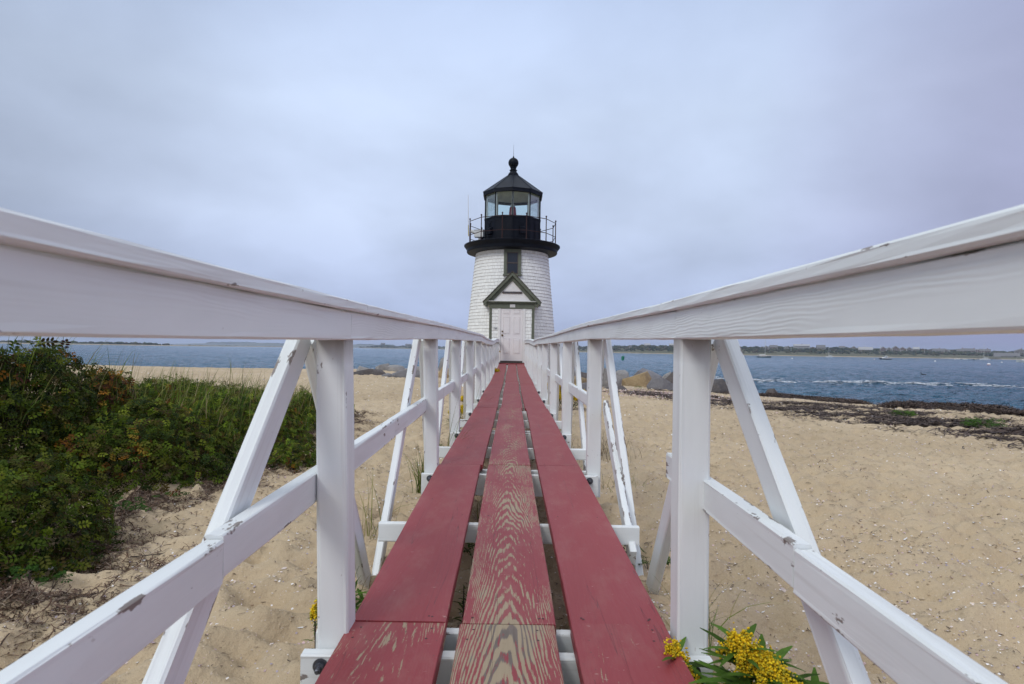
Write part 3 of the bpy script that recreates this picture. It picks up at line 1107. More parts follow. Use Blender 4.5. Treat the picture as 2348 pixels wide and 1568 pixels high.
def build_lantern():
    Rl = 1.215
    # parapet wall of iron plates with arched panels
    b = MB()
    b.lathe([(Rl, 6.98), (Rl, 8.05)], LX, LY, 10)
    for k in range(10):
        p, q = deca(Rl, k, 0), deca(Rl, k + 1, 0)
        d = (q - p); W = d.length; d.normalize()
        nn = Vector((d.y, -d.x, 0))
        if nn.dot((p + q) / 2 - Vector((LX, LY, 0))) < 0: nn = -nn
        # corner strips, base and crown mouldings
        def slab(u0, u1, z0, z1, t):
            A = p + d * u0; Bq = p + d * u1
            vs = [A, Bq, Bq + nn * t, A + nn * t]
            vv = [Vector((v.x, v.y, z0)) for v in vs] + [Vector((v.x, v.y, z1)) for v in vs]
            b.add(vv, [(0, 3, 2, 1), (4, 5, 6, 7), (0, 1, 5, 4), (1, 2, 6, 5), (2, 3, 7, 6), (3, 0, 4, 7)])
        slab(0, W, 6.98, 7.09, .022); slab(0, W, 7.995, 8.06, .026)
        for u in (0, W / 2 - .018, W - .036): slab(u, u + .036, 7.09, 7.995, .013)
        for c0 in (W * .25, W * .75):
            rr = W * .15
            for j in range(8):
                a0, a1 = math.pi * j / 8, math.pi * (j + 1) / 8
                A = [(c0 + math.cos(a) * r_, 7.76 + math.sin(a) * r_) for a, r_ in ((a0, rr), (a1, rr), (a1, rr + .02), (a0, rr + .02))]
                vs = [p + d * x_ + Vector((0, 0, z_)) + nn * .012 for x_, z_ in A] + [p + d * x_ + Vector((0, 0, z_)) for x_, z_ in A]
                b.add(vs, [(0, 1, 2, 3), (0, 4, 5, 1), (2, 6, 7, 3)])
            slab(c0 - rr - .02, c0 - rr, 7.16, 7.76, .012); slab(c0 + rr, c0 + rr + .02, 7.16, 7.76, .012)
            slab(c0 - rr, c0 + rr, 7.16, 7.18, .012)
    lo(b, 'lantern_parapet', M['black'])
    # two vent hoods
    for k, u in ((-1, .22), (0, .45), ):
        p, q = deca(Rl, k, 0), deca(Rl, k + 1, 0)
        d = (q - p).normalized(); nn = Vector((d.y, -d.x, 0))
        c = p + d * (.42 if k == 0 else .38)
        if k == -1: c = deca(Rl, -2, 0) + (deca(Rl, -1, 0) - deca(Rl, -2, 0)) * .62; d = (deca(Rl, -1, 0) - deca(Rl, -2, 0)).normalized(); nn = Vector((d.y, -d.x, 0))
        v = MB()
        hw = .115
        A = [c - d * hw, c + d * hw]
        vs = [A[0] + Vector((0, 0, 7.33)), A[1] + Vector((0, 0, 7.33)), A[1] + Vector((0, 0, 7.64)), A[0] + Vector((0, 0, 7.64)),
              A[0] + nn * .13 + Vector((0, 0, 7.33)), A[1] + nn * .13 + Vector((0, 0, 7.33)), A[1] + nn * .13 + Vector((0, 0, 7.56)), A[0] + nn * .13 + Vector((0, 0, 7.56))]
        v.add(vs, [(4, 5, 6, 7), (7, 6, 2, 3), (0, 4, 7, 3), (1, 2, 6, 5), (0, 1, 5, 4)])
        lo(v, 'vent_hood', M['black'])
    # mullions and glass
    for k in range(10):
        mb = MB()
        p = deca(Rl - .01, k, 0)
        mb.tube(p + Vector((0, 0, 8.05)), p + Vector((0, 0, 9.14)), .024, n=6)
        lo(mb, 'mullion', M['black'])
        gp = MB()
        a, c = deca(Rl - .03, k, 0), deca(Rl - .03, k + 1, 0)
        d = (c - a).normalized(); a = a + d * .02; c = c - d * .02
        nn = Vector((d.y, -d.x, 0)) * .003
        vs = [a + Vector((0, 0, 8.055)), c + Vector((0, 0, 8.055)), c + Vector((0, 0, 9.135)), a + Vector((0, 0, 9.135))]
        gp.add(vs + [v - nn * 2 for v in vs], [(0, 1, 2, 3), (7, 6, 5, 4), (0, 4, 5, 1), (1, 5, 6, 2), (2, 6, 7, 3), (3, 7, 4, 0)])
        lo(gp, 'lantern_pane', M['glass'])
        # pale inner frame of each pane
        fr = MB()
        ai = a * 1; 
        for q in (a, c):
            qi = q + (Vector((LX, LY, 0)) - q).normalized() * .035
            fr.tube(qi + Vector((0, 0, 8.05)), qi + Vector((0, 0, 9.13)), .022, n=4)
        lo(fr, 'pane_frame', M['trimwhite'])
    # inside floor, ceiling
    fl = MB(); fl.lathe([(Rl - .05, 8.02), (.02, 8.03)], LX, LY, 10); lo(fl, 'lantern_floor', M['black'])
    ce = MB(); ce.lathe([(Rl + .02, 9.13), (Rl - .06, 9.13), (Rl - .08, 9.16), (.35, 9.62), (.02, 9.66)], LX, LY, 10, cap=False)
    lo(ce, 'lantern_ceiling', M['ceil'])
    # roof
    rf = MB()
    rf.lathe([(Rl + .012, 9.02), (Rl + .075, 9.02), (Rl + .085, 9.035), (Rl + .085, 9.165), (Rl + .095, 9.175)], LX, LY, 10, cap=False)
    lo(rf, 'roof_fascia', M['black'])
    rr = MB()
    rr.lathe([(Rl + .10, 9.175), (.19, 10.02), (.0, 10.06)], LX, LY, 10, cap=False)
    for k in range(10):
        rr.tube(deca(Rl + .10, k, 9.18), deca(.19, k, 10.025), .012, n=5)
    lo(rr, 'lantern_roof', M['roofblack'])
    bl = MB()
    bl.lathe([(.205, 9.98), (.225, 10.0), (.225, 10.045), (.205, 10.055), (.20, 10.09), (.15, 10.14), (.135, 10.17), (.14, 10.20), (.165, 10.215),
              (.165, 10.23), (.135, 10.245), (.115, 10.28), (.125, 10.32), (.14, 10.34), (.14, 10.355), (.12, 10.365)] +
             [(.218 * math.cos(a), 10.545 + .218 * math.sin(a)) for a in np.linspace(-.95, 1.45, 16)] +
             [(.035, 10.765), (.035, 10.80), (.02, 10.83), (0, 10.84)], LX, LY, 28, cap=False)
    o = lo(bl, 'ball_finial', M['black'], True)
    m = o.modifiers.new('split', 'EDGE_SPLIT'); m.split_angle = R(40)
    rd = MB(); rd.tube((LX, LY, 10.83), (LX, LY, 11.32), .010, .004, 6); lo(rd, 'lightning_rod', M['steel'])
    # beacon
    be = MB(); be.lathe([(.17, 8.03), (.175, 8.10), (.155, 8.43), (.135, 8.62), (.125, 8.65)], LX + .0, LY, 24)
    bo = lo(be, 'beacon', M['redlens'], True)
    bt = MB(); bt.lathe([(.125, 8.65), (.10, 8.66), (.095, 8.72), (.11, 8.74), (.06, 8.78), (.02, 8.80)], LX, LY, 16)
    c = bt.build('beacon_cap', M['greyplastic'], bo)


build_lantern()


def build_window():
    y0 = LY - RR(6.0) - .0
    f = MB()
    cx = -.03
    # frame follows the batter of the wall
    def slab(x0, x1, z0, z1, t, off=0.0, mb=f):
        ya = LY - RR(z0) ; yb = LY - RR(z1)
        yb = min(ya, yb) if False else yb
        vs = [(x0, ya - t - off, z0), (x1, ya - t - off, z0), (x1, ya + .12, z0), (x0, ya + .12, z0),
              (x0, yb - t - off, z1), (x1, yb - t - off, z1), (x1, yb + .12, z1), (x0, yb + .12, z1)]
        mb.add(vs, [(0, 3, 2, 1), (4, 5, 6, 7), (0, 1, 5, 4), (1, 2, 6, 5), (2, 3, 7, 6), (3, 0, 4, 7)])
    slab(cx - .345, cx - .225, 5.60, 6.62, .055); slab(cx + .225, cx + .345, 5.60, 6.62, .055)
    slab(cx - .225, cx + .225, 6.49, 6.62, .055)
    w = lo(f, 'window', M['green'])
    s_ = MB(); slab(cx - .375, cx + .375, 5.545, 5.60, .095, mb=s_); s_.build('window_sill', M['green'], w)
    g = MB()
    slab(cx - .225, cx - .195, 5.60, 6.49, .036, mb=g); slab(cx + .195, cx + .225, 5.60, 6.49, .036, mb=g)
    slab(cx - .195, cx + .195, 5.60, 5.65, .036, mb=g); slab(cx - .195, cx + .195, 6.455, 6.49, .036, mb=g)
    slab(cx - .195, cx + .195, 6.035, 6.075, .040, mb=g)
    g.build('sash', M['darkwood'], w)
    for z0, z1 in ((5.65, 6.035), (6.075, 6.455)):
        pn = MB(); slab(cx - .195, cx + .195, z0, z1, .026, mb=pn); pn.build('pane', M['pane'], w)


build_window()


def build_porch():
    PX = -.02
    Y0 = 23.0
    # walls
    s = MB(); rs = random.Random(9)
    core = MB(); core.box(PX - .865, PX + .865, Y0 + .012, 24.4, .9, 4.42)
    lo(core, 'porch_sheathing', M['under'])
    def course_wall(x0, x1, y, z0, z1, flip=False, side=0):
        z = z0; 
        while z < z1:
            zt = min(z + .133, z1)
            x = x0
            w0 = rs.uniform(.06, .16)
            while x < x1 - .01:
                w = min(w0, x1 - x); w0 = rs.uniform(.10, .20)
                g = rs.uniform(.90, 1)
                col = (.87 * g, .88 * g, .85 * g)
                dz = rs.uniform(-.004, .003)
                if side == 0:
                    vs = [(x, y, z + dz), (x + w - .004, y, z + dz), (x, y - .016, z + dz), (x + w - .004, y - .016, z + dz), (x, y - .004, zt + .02), (x + w - .004, y - .004, zt + .02)]
                else:
                    X = PX + side * .865
                    vs = [(X, x, z + dz), (X, x + w - .004, z + dz), (X + side * .016, x, z + dz), (X + side * .016, x + w - .004, z + dz), (X + side * .004, x, zt + .02), (X + side * .004, x + w - .004, zt + .02)]
                u = .011
                vs = [Vector(q) for q in vs]; vs[2].z += u; vs[3].z += u
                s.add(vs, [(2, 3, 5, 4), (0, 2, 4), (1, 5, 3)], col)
                s.add(vs[:4], [(0, 1, 3, 2)], (.26, .215, .16))  # course shadow line put into the colour of the shingle butts
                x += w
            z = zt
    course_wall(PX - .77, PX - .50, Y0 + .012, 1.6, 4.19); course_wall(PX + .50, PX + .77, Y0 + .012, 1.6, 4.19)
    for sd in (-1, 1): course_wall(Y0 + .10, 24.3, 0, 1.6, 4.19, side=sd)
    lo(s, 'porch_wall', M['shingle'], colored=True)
    t = MB()
    for sx in (-1, 1):
        t.box(PX + sx * .87 - (.1 if sx > 0 else 0), PX + sx * .87 + (.1 if sx < 0 else 0), Y0 - .012, Y0 + .09, 1.5, 4.20)
    lo(t, 'corner_board', M['green'])
    f = MB(); f.box(PX - .88, PX + .88, Y0 - .026, Y0 + .06, 4.185, 4.415); lo(f, 'frieze_board', M['green'], bevel=.004)
    c = MB(); c.box(PX - 1.02, PX + 1.02, Y0 - .13, Y0 + .02, 4.418, 4.455); c.box(PX - .98, PX + .98, Y0 - .09, Y0 + .02, 4.385, 4.4175)
    lo(c, 'cornice', M['green'], bevel=.006)
    cw = MB(); cw.box(PX - 1.02, PX + 1.02, Y0 - .135, Y0 + .02, 4.457, 4.472); lo(cw, 'cornice_flashing', M['trimwhite'])
    # gable
    ty = MB(); ty.prism([(PX - .86, 4.47), (PX + .86, 4.47), (PX, 5.34)], Y0 - .02, Y0 + .03); lo(ty, 'gable_board', M['trimwhite'])
    ap, hw, ez = 5.60, 1.10, 4.44
    sl = (ap - ez) / hw
    def rake(w0, w1, ya, yb, name, mat, endx=hw, parent=None):
        for sx in (-1, 1):
            m_ = MB()
            z_at = lambda x, o: ap - sl * x - o
            k = math.sqrt(1 + sl * sl)
            o0, o1 = w0 * k, w1 * k
            m_.prism([(PX, ap - o0), (PX + sx * endx, z_at(endx, o0)), (PX + sx * endx, z_at(endx, o1)), (PX, ap - o1)][::sx], ya, yb)
            lo(m_, name, mat)
    rake(.0, .105, Y0 - .17, Y0 - .135, 'rake_board', M['green'])
    rake(.105, .24, Y0 - .06, Y0 - .022, 'inner_rake_board', M['green'], endx=.99)
    rake(.012, .10, Y0 - .134, Y0 + .0, 'soffit', M['green'], endx=1.06)
    # roof slopes in cedar shingles running back to the tower
    for sx in (-1, 1):
        m_ = MB(); k = math.sqrt(1 + sl * sl)
        n = 11
        Ls = math.hypot(hw + .03, sl * (hw + .03))
        for i in range(n):
            x0 = (hw + .03) * (1 - i / n); x1 = (hw + .03) * (1 - (i + 1) / n) 
            z0 = ap - sl * x0; z1 = ap - sl * x1
            jg = .008
            m_.prism([(PX + sx * x0, z0 + .002), (PX + sx * x0, z0 + .034), (PX + sx * x1, z1 + .018), (PX + sx * x1, z1 + .002)][::-sx], Y0 - .20 + rnd.uniform(-jg, jg), 24.2)
        lo(m_, 'porch_roof', M['darkwood'])
    # eave returns
    for sx in (-1, 1):
        e = MB()
        e.box(min(PX + sx * .98, PX + sx * 1.10), max(PX + sx * .98, PX + sx * 1.10), Y0 - .15, 23.9, 4.335, 4.44)
        lo(e, 'eave_return', M['green'], bevel=.01)
    # name board with carved marks
    nb = MB()
    nb.prism([(PX - .36, 4.765), (PX + .36, 4.765), (PX + .385, 4.785), (PX + .385, 4.82), (PX + .36, 4.84), (PX - .36, 4.84), (PX - .385, 4.82), (PX - .385, 4.785)], Y0 - .055, Y0 - .021)
    nbo = lo(nb, 'name_board', M['darkwood'])
    mk = MB(); rs2 = random.Random(3)
    x = PX - .31
    while x < PX + .31:
        w = rs2.uniform(.012, .026)
        if rs2.random() < .85: mk.box(x, x + w, Y0 - .058, Y0 - .054, 4.785, 4.82)
        x += w + rs2.uniform(.006, .014)
    mk.build('carved_letters', M['steel'], nbo)
    pl = MB(); pl.box(PX - .08, PX + .12, Y0 - .036, Y0 - .026, 4.235, 4.355); plo = lo(pl, 'small_sign', M['trimwhite'])
    li = MB(); li.box(PX - .07, PX + .11, Y0 - .038, Y0 - .036, 4.315, 4.322); li.box(PX - .06, PX + .10, Y0 - .038, Y0 - .036, 4.268, 4.276)
    li.build('sign_lines', M['steel'], plo)
    p2 = MB(); p2.box(PX - .70, PX - .555, Y0 - .022, Y0 - .012, 3.385, 3.455); p2o = lo(p2, 'door_plate', M['greyplastic'])
    l2 = MB(); l2.box(PX - .645, PX - .575, Y0 - .024, Y0 - .022, 3.405, 3.435); l2.tube((PX - .675, Y0 - .022, 3.42), (PX - .675, Y0 - .025, 3.42), .013, n=10)
    l2.build('plate_lettering', M['steel'], p2o)
    # door and its frame
    fr = MB()
    for sx in (-1, 1):
        a, b_ = PX + sx * .432, PX + sx * .525
        fr.box(min(a, b_), max(a, b_), Y0 - .028, Y0 + .05, 2.06, 4.183)
        a, b_ = PX + sx * .425, PX + sx * .447
        fr.box(min(a, b_), max(a, b_), Y0 - .015, Y0 + .05, 2.16, 4.183)
    lo(fr, 'door_frame', M['trimwhite'], bevel=.004)
    st = MB(); st.box(PX - .50, PX + .50, Y0 - .10, Y0 + .05, 2.085, 2.115); st.box(PX - .42, PX + .42, Y0 - .04, Y0 + .02, 2.1155, 2.17)
    lo(st, 'door_sill', M['darkwood'])
    d = bmesh.new()
    dm = MB()
    dm.box(PX - .422, PX + .422, Y0 + .0, Y0 + .045, 2.175, 4.182)
    def panel(x0, x1, z0, z1):
        yo = Y0 - .0005
        # raised-and-fielded panel: a sunk groove drawn with four bevelled sides, and a raised field
        g = .028
        o_ = [(x0, z0), (x1, z0), (x1, z1), (x0, z1)]
        i_ = [(x0 + g, z0 + g), (x1 - g, z0 + g), (x1 - g, z1 - g), (x0 + g, z1 - g)]
        vs = [(x, yo, z) for x, z in o_] + [(x, yo - .011, z) for x, z in i_]
        m_ = [( (a[0]*.55+b[0]*.45), yo + .0, (a[1]*.55+b[1]*.45)) for a, b in zip(o_, i_)]
        fs = []
        vs = [(x, yo - .016, z) for x, z in o_] + m_ + [(x, yo - .015, z) for x, z in i_] + [(x - (.012 if x < (x0+x1)/2 else -.012), yo, z - (.012 if z < (z0+z1)/2 else -.012)) for x, z in o_]
        for i in range(4):
            j = (i + 1) % 4
            fs.append((12 + i, 12 + j, j, i)); fs.append((i, j, 4 + j, 4 + i)); fs.append((4 + i, 4 + j, 8 + j, 8 + i))
        fs.append((8, 9, 10, 11))
        dm.add(vs, fs)
    for sx in (-1, 1):
        xa, xb = PX + sx * .075, PX + sx * .32
        xa, xb = min(xa, xb), max(xa, xb)
        panel(xa, xb, 3.99, 4.13); panel(xa, xb, 3.22, 3.86); panel(xa, xb, 2.46, 3.04)
    door = lo(dm, 'door', M['door'])
    for z, r_ in ((3.305, .030), (3.155, .040)):
        kb = MB()
        prof = [(.0, 0), (r_, 0), (r_, .008), (r_ * .5, .012), (r_ * .45, .03), (r_ * .85, .045), (r_ * .9, .06), (r_ * .5, .07), (0, .071)]
        kb.lathe(prof, n=16, cap=False)
        o = kb.build('door_knob' if r_ > .035 else 'deadbolt', M['brass'], door, True)
        o.location = (PX - .36, Y0 - .001, z); o.rotation_euler = (R(90), 0, 0)


build_porch()

# padlock and cable hanging from the end of the left rail
pk = empty('padlock', (-.452, 22.72, 2.70), 0, 'brass padlock hanging on a thin cable at the end of the left handrail', 'padlock')
b = MB()
pts = [(-.03, 0, .10), (.01, 0, .09), (.03, 0, .02), (.028, 0, -.08), (.0, 0, -.12)]
for a_, c_ in zip(pts, pts[1:]): b.tube(a_, c_, .005, n=6)
b.build('cable', M['rope'], pk)
b = MB(); b.box(-.028, .022, -.012, .012, -.20, -.145); b.build('lock_body', M['padlock'], pk, bevel=.004)
b = MB()
for i in range(8):
    a0, a1 = math.pi * i / 8, math.pi * (i + 1) / 8
    b.tube((-.003 + .016 * math.cos(a0), 0, -.145 + .03 * math.sin(a0)), (-.003 + .016 * math.cos(a1), 0, -.145 + .03 * math.sin(a1)), .004, n=6)
b.build('shackle', M['steel'], pk)

# fog signal box and radio whip on the gallery
fs_ = empty('fog_signal', (LX - 1.42, LY - .55, 6.985), R(-12), 'pale grey fog signal unit on a stalk inside the gallery railing', 'fog signal')
b = MB(); b.tube((0.05, 0, 0), (0.05, 0, .30), .055, .045, 12); b.build('stand', M['greyplastic'], fs_)
b = MB(); b.box(-.14, .24, -.11, .11, .26, .55); b.box(-.16, .27, -.13, .13, .55, .565); b.build('housing', M['greyplastic'], fs_, bevel=.02)
b = MB(); b.tube((-.14, -.02, .47), (-.30, -.04, .52), .06, .075, 14); b.build('horn', M['greyplastic'], fs_)
b = MB(); b.tube((-.302, -.04, .52), (-.306, -.041, .521), .055, .055, 14); b.build('horn_mouth', M['black'], fs_)
b = MB(); b.lathe([(.03, .16), (.085, .20), (.085, .26), (.02, .27)], .20, -.05, 14); b.build('vent_cap', M['black'], fs_)
an = empty('antenna', (LX - 1.835, LY - .50, 7.30), 0, 'thin white whip antenna with yellow base clamped to the gallery railing', 'antenna')
b = MB(); b.tube((0, 0, .45), (-.03, 0, 1.72), .014, .008, 6); b.build('whip', M['mast'], an)
b = MB(); b.tube((0.02, 0, 0), (0, 0, .47), .019, .016, 8); b.build('base_tube', M['yellowpole'], an)

# ------------------------------------------------------------ boulders
def boulder(px0, px1, ytop, ybase, mat, seed, label, zb=None, depth=.75, flat=False, skew=0.0, npts=9, sub=3):
    xc = (px0 + px1) / 2
    g = G(xc, ybase) if zb is None else G(xc, ybase, zb)
    if zb is None and float(shore_d(g.x, g.y)) < 2:
        g = G(xc, ybase, .35)
    w = (px1 - px0) * g.y / 1369
    h = (ybase - ytop) * g.y / 1369
    rs = random.Random(seed)
    dp = w * depth
    bm = bmesh.new()
    # a quarried block: uneven foot, smaller tilted top, a few knocked-off corners
    nb = rs.choice((5, 6)); off = rs.uniform(0, 1)
    for i in range(nb):
        a = 2 * math.pi * (i + off + rs.uniform(-.2, .2)) / nb
        bm.verts.new((math.cos(a) * w / 2, math.sin(a) * dp / 2, h * rs.uniform(.0, .3)))
        bm.verts.new((math.cos(a) * w / 2 * .95, math.sin(a) * dp / 2 * .95, -.35))
    ta = rs.uniform(0, 6.28); nt_ = rs.choice((4, 5)); off = rs.uniform(0, 1)
    for i in range(nt_):
        a = 2 * math.pi * (i + off + rs.uniform(-.15, .15)) / nt_
        r = rs.uniform(.50, .86)
        bm.verts.new((math.cos(a) * r * w / 2, math.sin(a) * r * dp / 2, h * (.80 + .20 * math.cos(a - ta) * (1 if skew >= 0 else 1.6))))
    for x_ in (-1, 1): bm.verts.new((x_ * w / 2, rs.uniform(-.2, .2) * dp, h * rs.uniform(.1, .55)))
    bmesh.ops.convex_hull(bm, input=bm.verts)
    bmesh.ops.delete(bm, geom=[v for v in bm.verts if not v.link_faces], context='VERTS')
    bmesh.ops.bevel(bm, geom=list(bm.edges), offset=min(w, h) * .02, segments=1, affect='EDGES', clamp_overlap=True)
    bmesh.ops.triangulate(bm, faces=bm.faces)
    bmesh.ops.subdivide_edges(bm, edges=bm.edges, cuts=2, use_grid_fill=True)
    bmesh.ops.triangulate(bm, faces=bm.faces)
    co = np.array([v.co[:] for v in bm.verts])
    n = perlin(co[:, 0] * 2.3 + seed, co[:, 2] * 2.9 + co[:, 1] * 1.7, 41) * .035 + perlin(co[:, 0] * 7 + co[:, 1] * 3, co[:, 2] * 8 + seed, 42) * .018
    bm.normal_update()
    for v, k in zip(bm.verts, n):
        v.co += v.normal * float(k) * min(1, h * 1.4)
    me = bpy.data.meshes.new('boulder')
    bm.to_mesh(me); bm.free()
    me.materials.append(mat)
    me.polygons.foreach_set('use_smooth', np.ones(len(me.polygons), dtype=bool))
    o = bpy.data.objects.new('boulder', me); C.objects.link(o)
    o.location = (g.x, g.y + dp * .42, g.z - .02)
    m = o.modifiers.new('split', 'EDGE_SPLIT'); m.split_angle = R(24)
    props(o, label, 'boulder', 'granite boulders round the lighthouse point')
    return o


BL = [
    (813, 853, 840, 853, 'rock1', 'grey boulder beside the first left railing post, farthest left on the shore', .9),
    (800, 883, 845.5, 860.5, 'rock3', 'low dark wedge shaped boulder on the sand at the left end of the rocks', .5),
    (857, 897, 833.5, 850, 'rock1', 'rounded pale boulder standing highest of the left shore rocks', .8),
    (880, 926, 835.5, 852, 'rock1', 'grey slanting boulder behind the wide flat slab on the left', .7),
    (873, 898, 854.5, 864.8, 'rock4', 'small dark bluish boulder alone on the sand in front of the left rocks', .7),
    (893, 972, 844, 867, 'rock4', 'wide flat grey slab with a dark gap under it on the left shore', .5),
    (925, 972, 836.5, 850, 'rock1', 'grey boulder partly behind the second left post near the water', .7),
    (1003, 1026, 815, 852, 'rock1', 'tall pale upright boulder seen between the far left posts', .8),
    (1003, 1040, 842, 868, 'rock2', 'brown boulder between the far left posts below the tall pale one', .6),
    (1040, 1062, 846, 872, 'rock3', 'dark boulder just left of the lighthouse seen through the railing', .7),
    (1262, 1300, 845, 862, 'rock3', 'dark boulder at the right foot of the lighthouse', .8),
    (1290, 1352, 847, 866, 'rock3', 'long dark boulder at the water edge between two right posts', .6),
    (1285, 1350, 861, 880, 'rock2', 'tan layered slab right of the lighthouse seen between two posts', .5),
    (1280, 1328, 876, 893, 'rock4', 'grey low boulder in front of the tan layered slab', .5),
    (1316, 1352, 875, 897, 'rock4', 'grey block touching the second right post above the sand', .5),
    (1372, 1429, 844, 890, 'rock1', 'big pale speckled boulder just right of the second right post', .8),
    (1408, 1446, 847, 876, 'rock1', 'grey boulder behind the big pale speckled one', .8),
    (1428, 1505, 853, 888, 'rock2', 'tan yellow boulder with a sharp point at its right end', .7),
    (1454, 1527, 847, 876, 'rock4', 'grey slab leaning behind the tan yellow boulder', .6),
    (1484, 1557, 868, 895, 'rock4', 'smooth bluish grey wedge lying in front of the dark block', .6),
    (1518, 1545, 851, 878, 'rock1', 'small grey boulder between the leaning slab and the dark block', .7),
    (1526, 1592, 842, 893, 'rock3', 'tall dark block of rock beside the near right post', .8),
    (1612, 1677, 866, 901, 'rock3', 'dark flat topped boulder right of the near right post', .7),
    (1658, 1706, 876, 899, 'rock4', 'bluish grey boulder behind the right brace at the water edge', .8),
    (1758, 1789, 891, 907, 'rock3', 'small brown boulder alone on the tide line beside the seaweed', .9),
    (1498, 1568, 885, 892, 'rock4', 'thin flat stone lying in the sand below the bluish wedge', .6),
    (1368, 1440, 884, 894, 'rock3', 'low dark stone ledge at the foot of the pale speckled boulder', .5),
]
for i, (a, b, yt, yb, mt, lb, dp) in enumerate(BL):
    boulder(a, b, yt, yb, M[mt], 300 + i * 7, lb, depth=dp, skew=rnd.uniform(-1, 1))


# ------------------------------------------------------------ foliage
def tilt_frames(rs, n, up, spread):
    """random orthonormal frames: normal around 'up' (n,3), tangent any way round"""
    nn = up + rs.randn(n, 3) * spread
    nn /= np.linalg.norm(nn, axis=1, keepdims=True) + 1e-9
    t = rs.randn(n, 3)
    t -= nn * (t * nn).sum(1, keepdims=True)
    t /= np.linalg.norm(t, axis=1, keepdims=True) + 1e-9
    b = np.cross(nn, t)
    return t, b, nn


def rose_template(lets=7):
    """compound leaf: pairs of leaflets along a midrib, along +x; returns verts, quads"""
    V = []; F = []
    def leaflet(x, y, ang, L, W):
        ca, sa = math.cos(ang), math.sin(ang)
        pts = [(0, 0, 0), (L * .35, W * .5, .06 * L), (L * .75, W * .42, .03 * L), (L, 0, -.08 * L), (L * .75, -W * .42, .03 * L), (L * .35, -W * .5, .06 * L)]
        b = len(V)
        for px, py, pz in pts:
            V.append((x + px * ca - py * sa, y + px * sa + py * ca, pz - .12 * (x + px) ** 2))
        F.append((b, b + 1, b + 2, b + 3)); F.append((b, b + 3, b + 4, b + 5))
    leaflet(.70, 0, 0, .34, .19)
    for k, x in enumerate((.16, .40, .64)[: (lets - 1) // 2]):
        leaflet(x, .015, R(62), .33, .17); leaflet(x, -.015, -R(62), .33, .17)
    return np.array(V), np.array(F)


def scatter(T, Fq, P, t, b, n, size):
    """stamp template T at points P with frames and sizes"""
    k = len(T)
    V = P[:, None, :] + size[:, None, None] * (T[None, :, 0:1] * t[:, None, :] + T[None, :, 1:2] * b[:, None, :] + T[None, :, 2:3] * n[:, None, :])
    F = Fq[None] + (np.arange(len(P)) * k)[:, None, None]
    return V.reshape(-1, 3), F.reshape(-1, Fq.shape[1])


GREENS = np.array([(.058, .092, .008), (.038, .066, .008), (.084, .125, .010), (.075, .080, .012), (.125, .150, .014), (.022, .040, .008), (.070, .052, .014)])
WARM = np.array([(.36, .15, .018), (.20, .075, .016), (.085, .030, .018), (.10, .075, .02), (.33, .22, .03)])


def dome_z(x, y, cx, cy, rx, ry, h, seed):
    q = ((x - cx) / rx) ** 2 + ((y - cy) / ry) ** 2
    base = np.sqrt(np.clip(1 - q, 0, 1))
    lump = 1 + perlin(x * 2.2 + seed, y * 2.2, 51) * .38 + perlin(x * 5 + seed, y * 5, 52) * .22
    return h * .88 * np.clip(base * 1.15, 0, 1) ** .75 * lump


CANOPY = []


def canopy(x, y):
    z = np.zeros_like(x)
    for c in CANOPY: z = np.maximum(z, dome_z(x, y, *c))
    return z


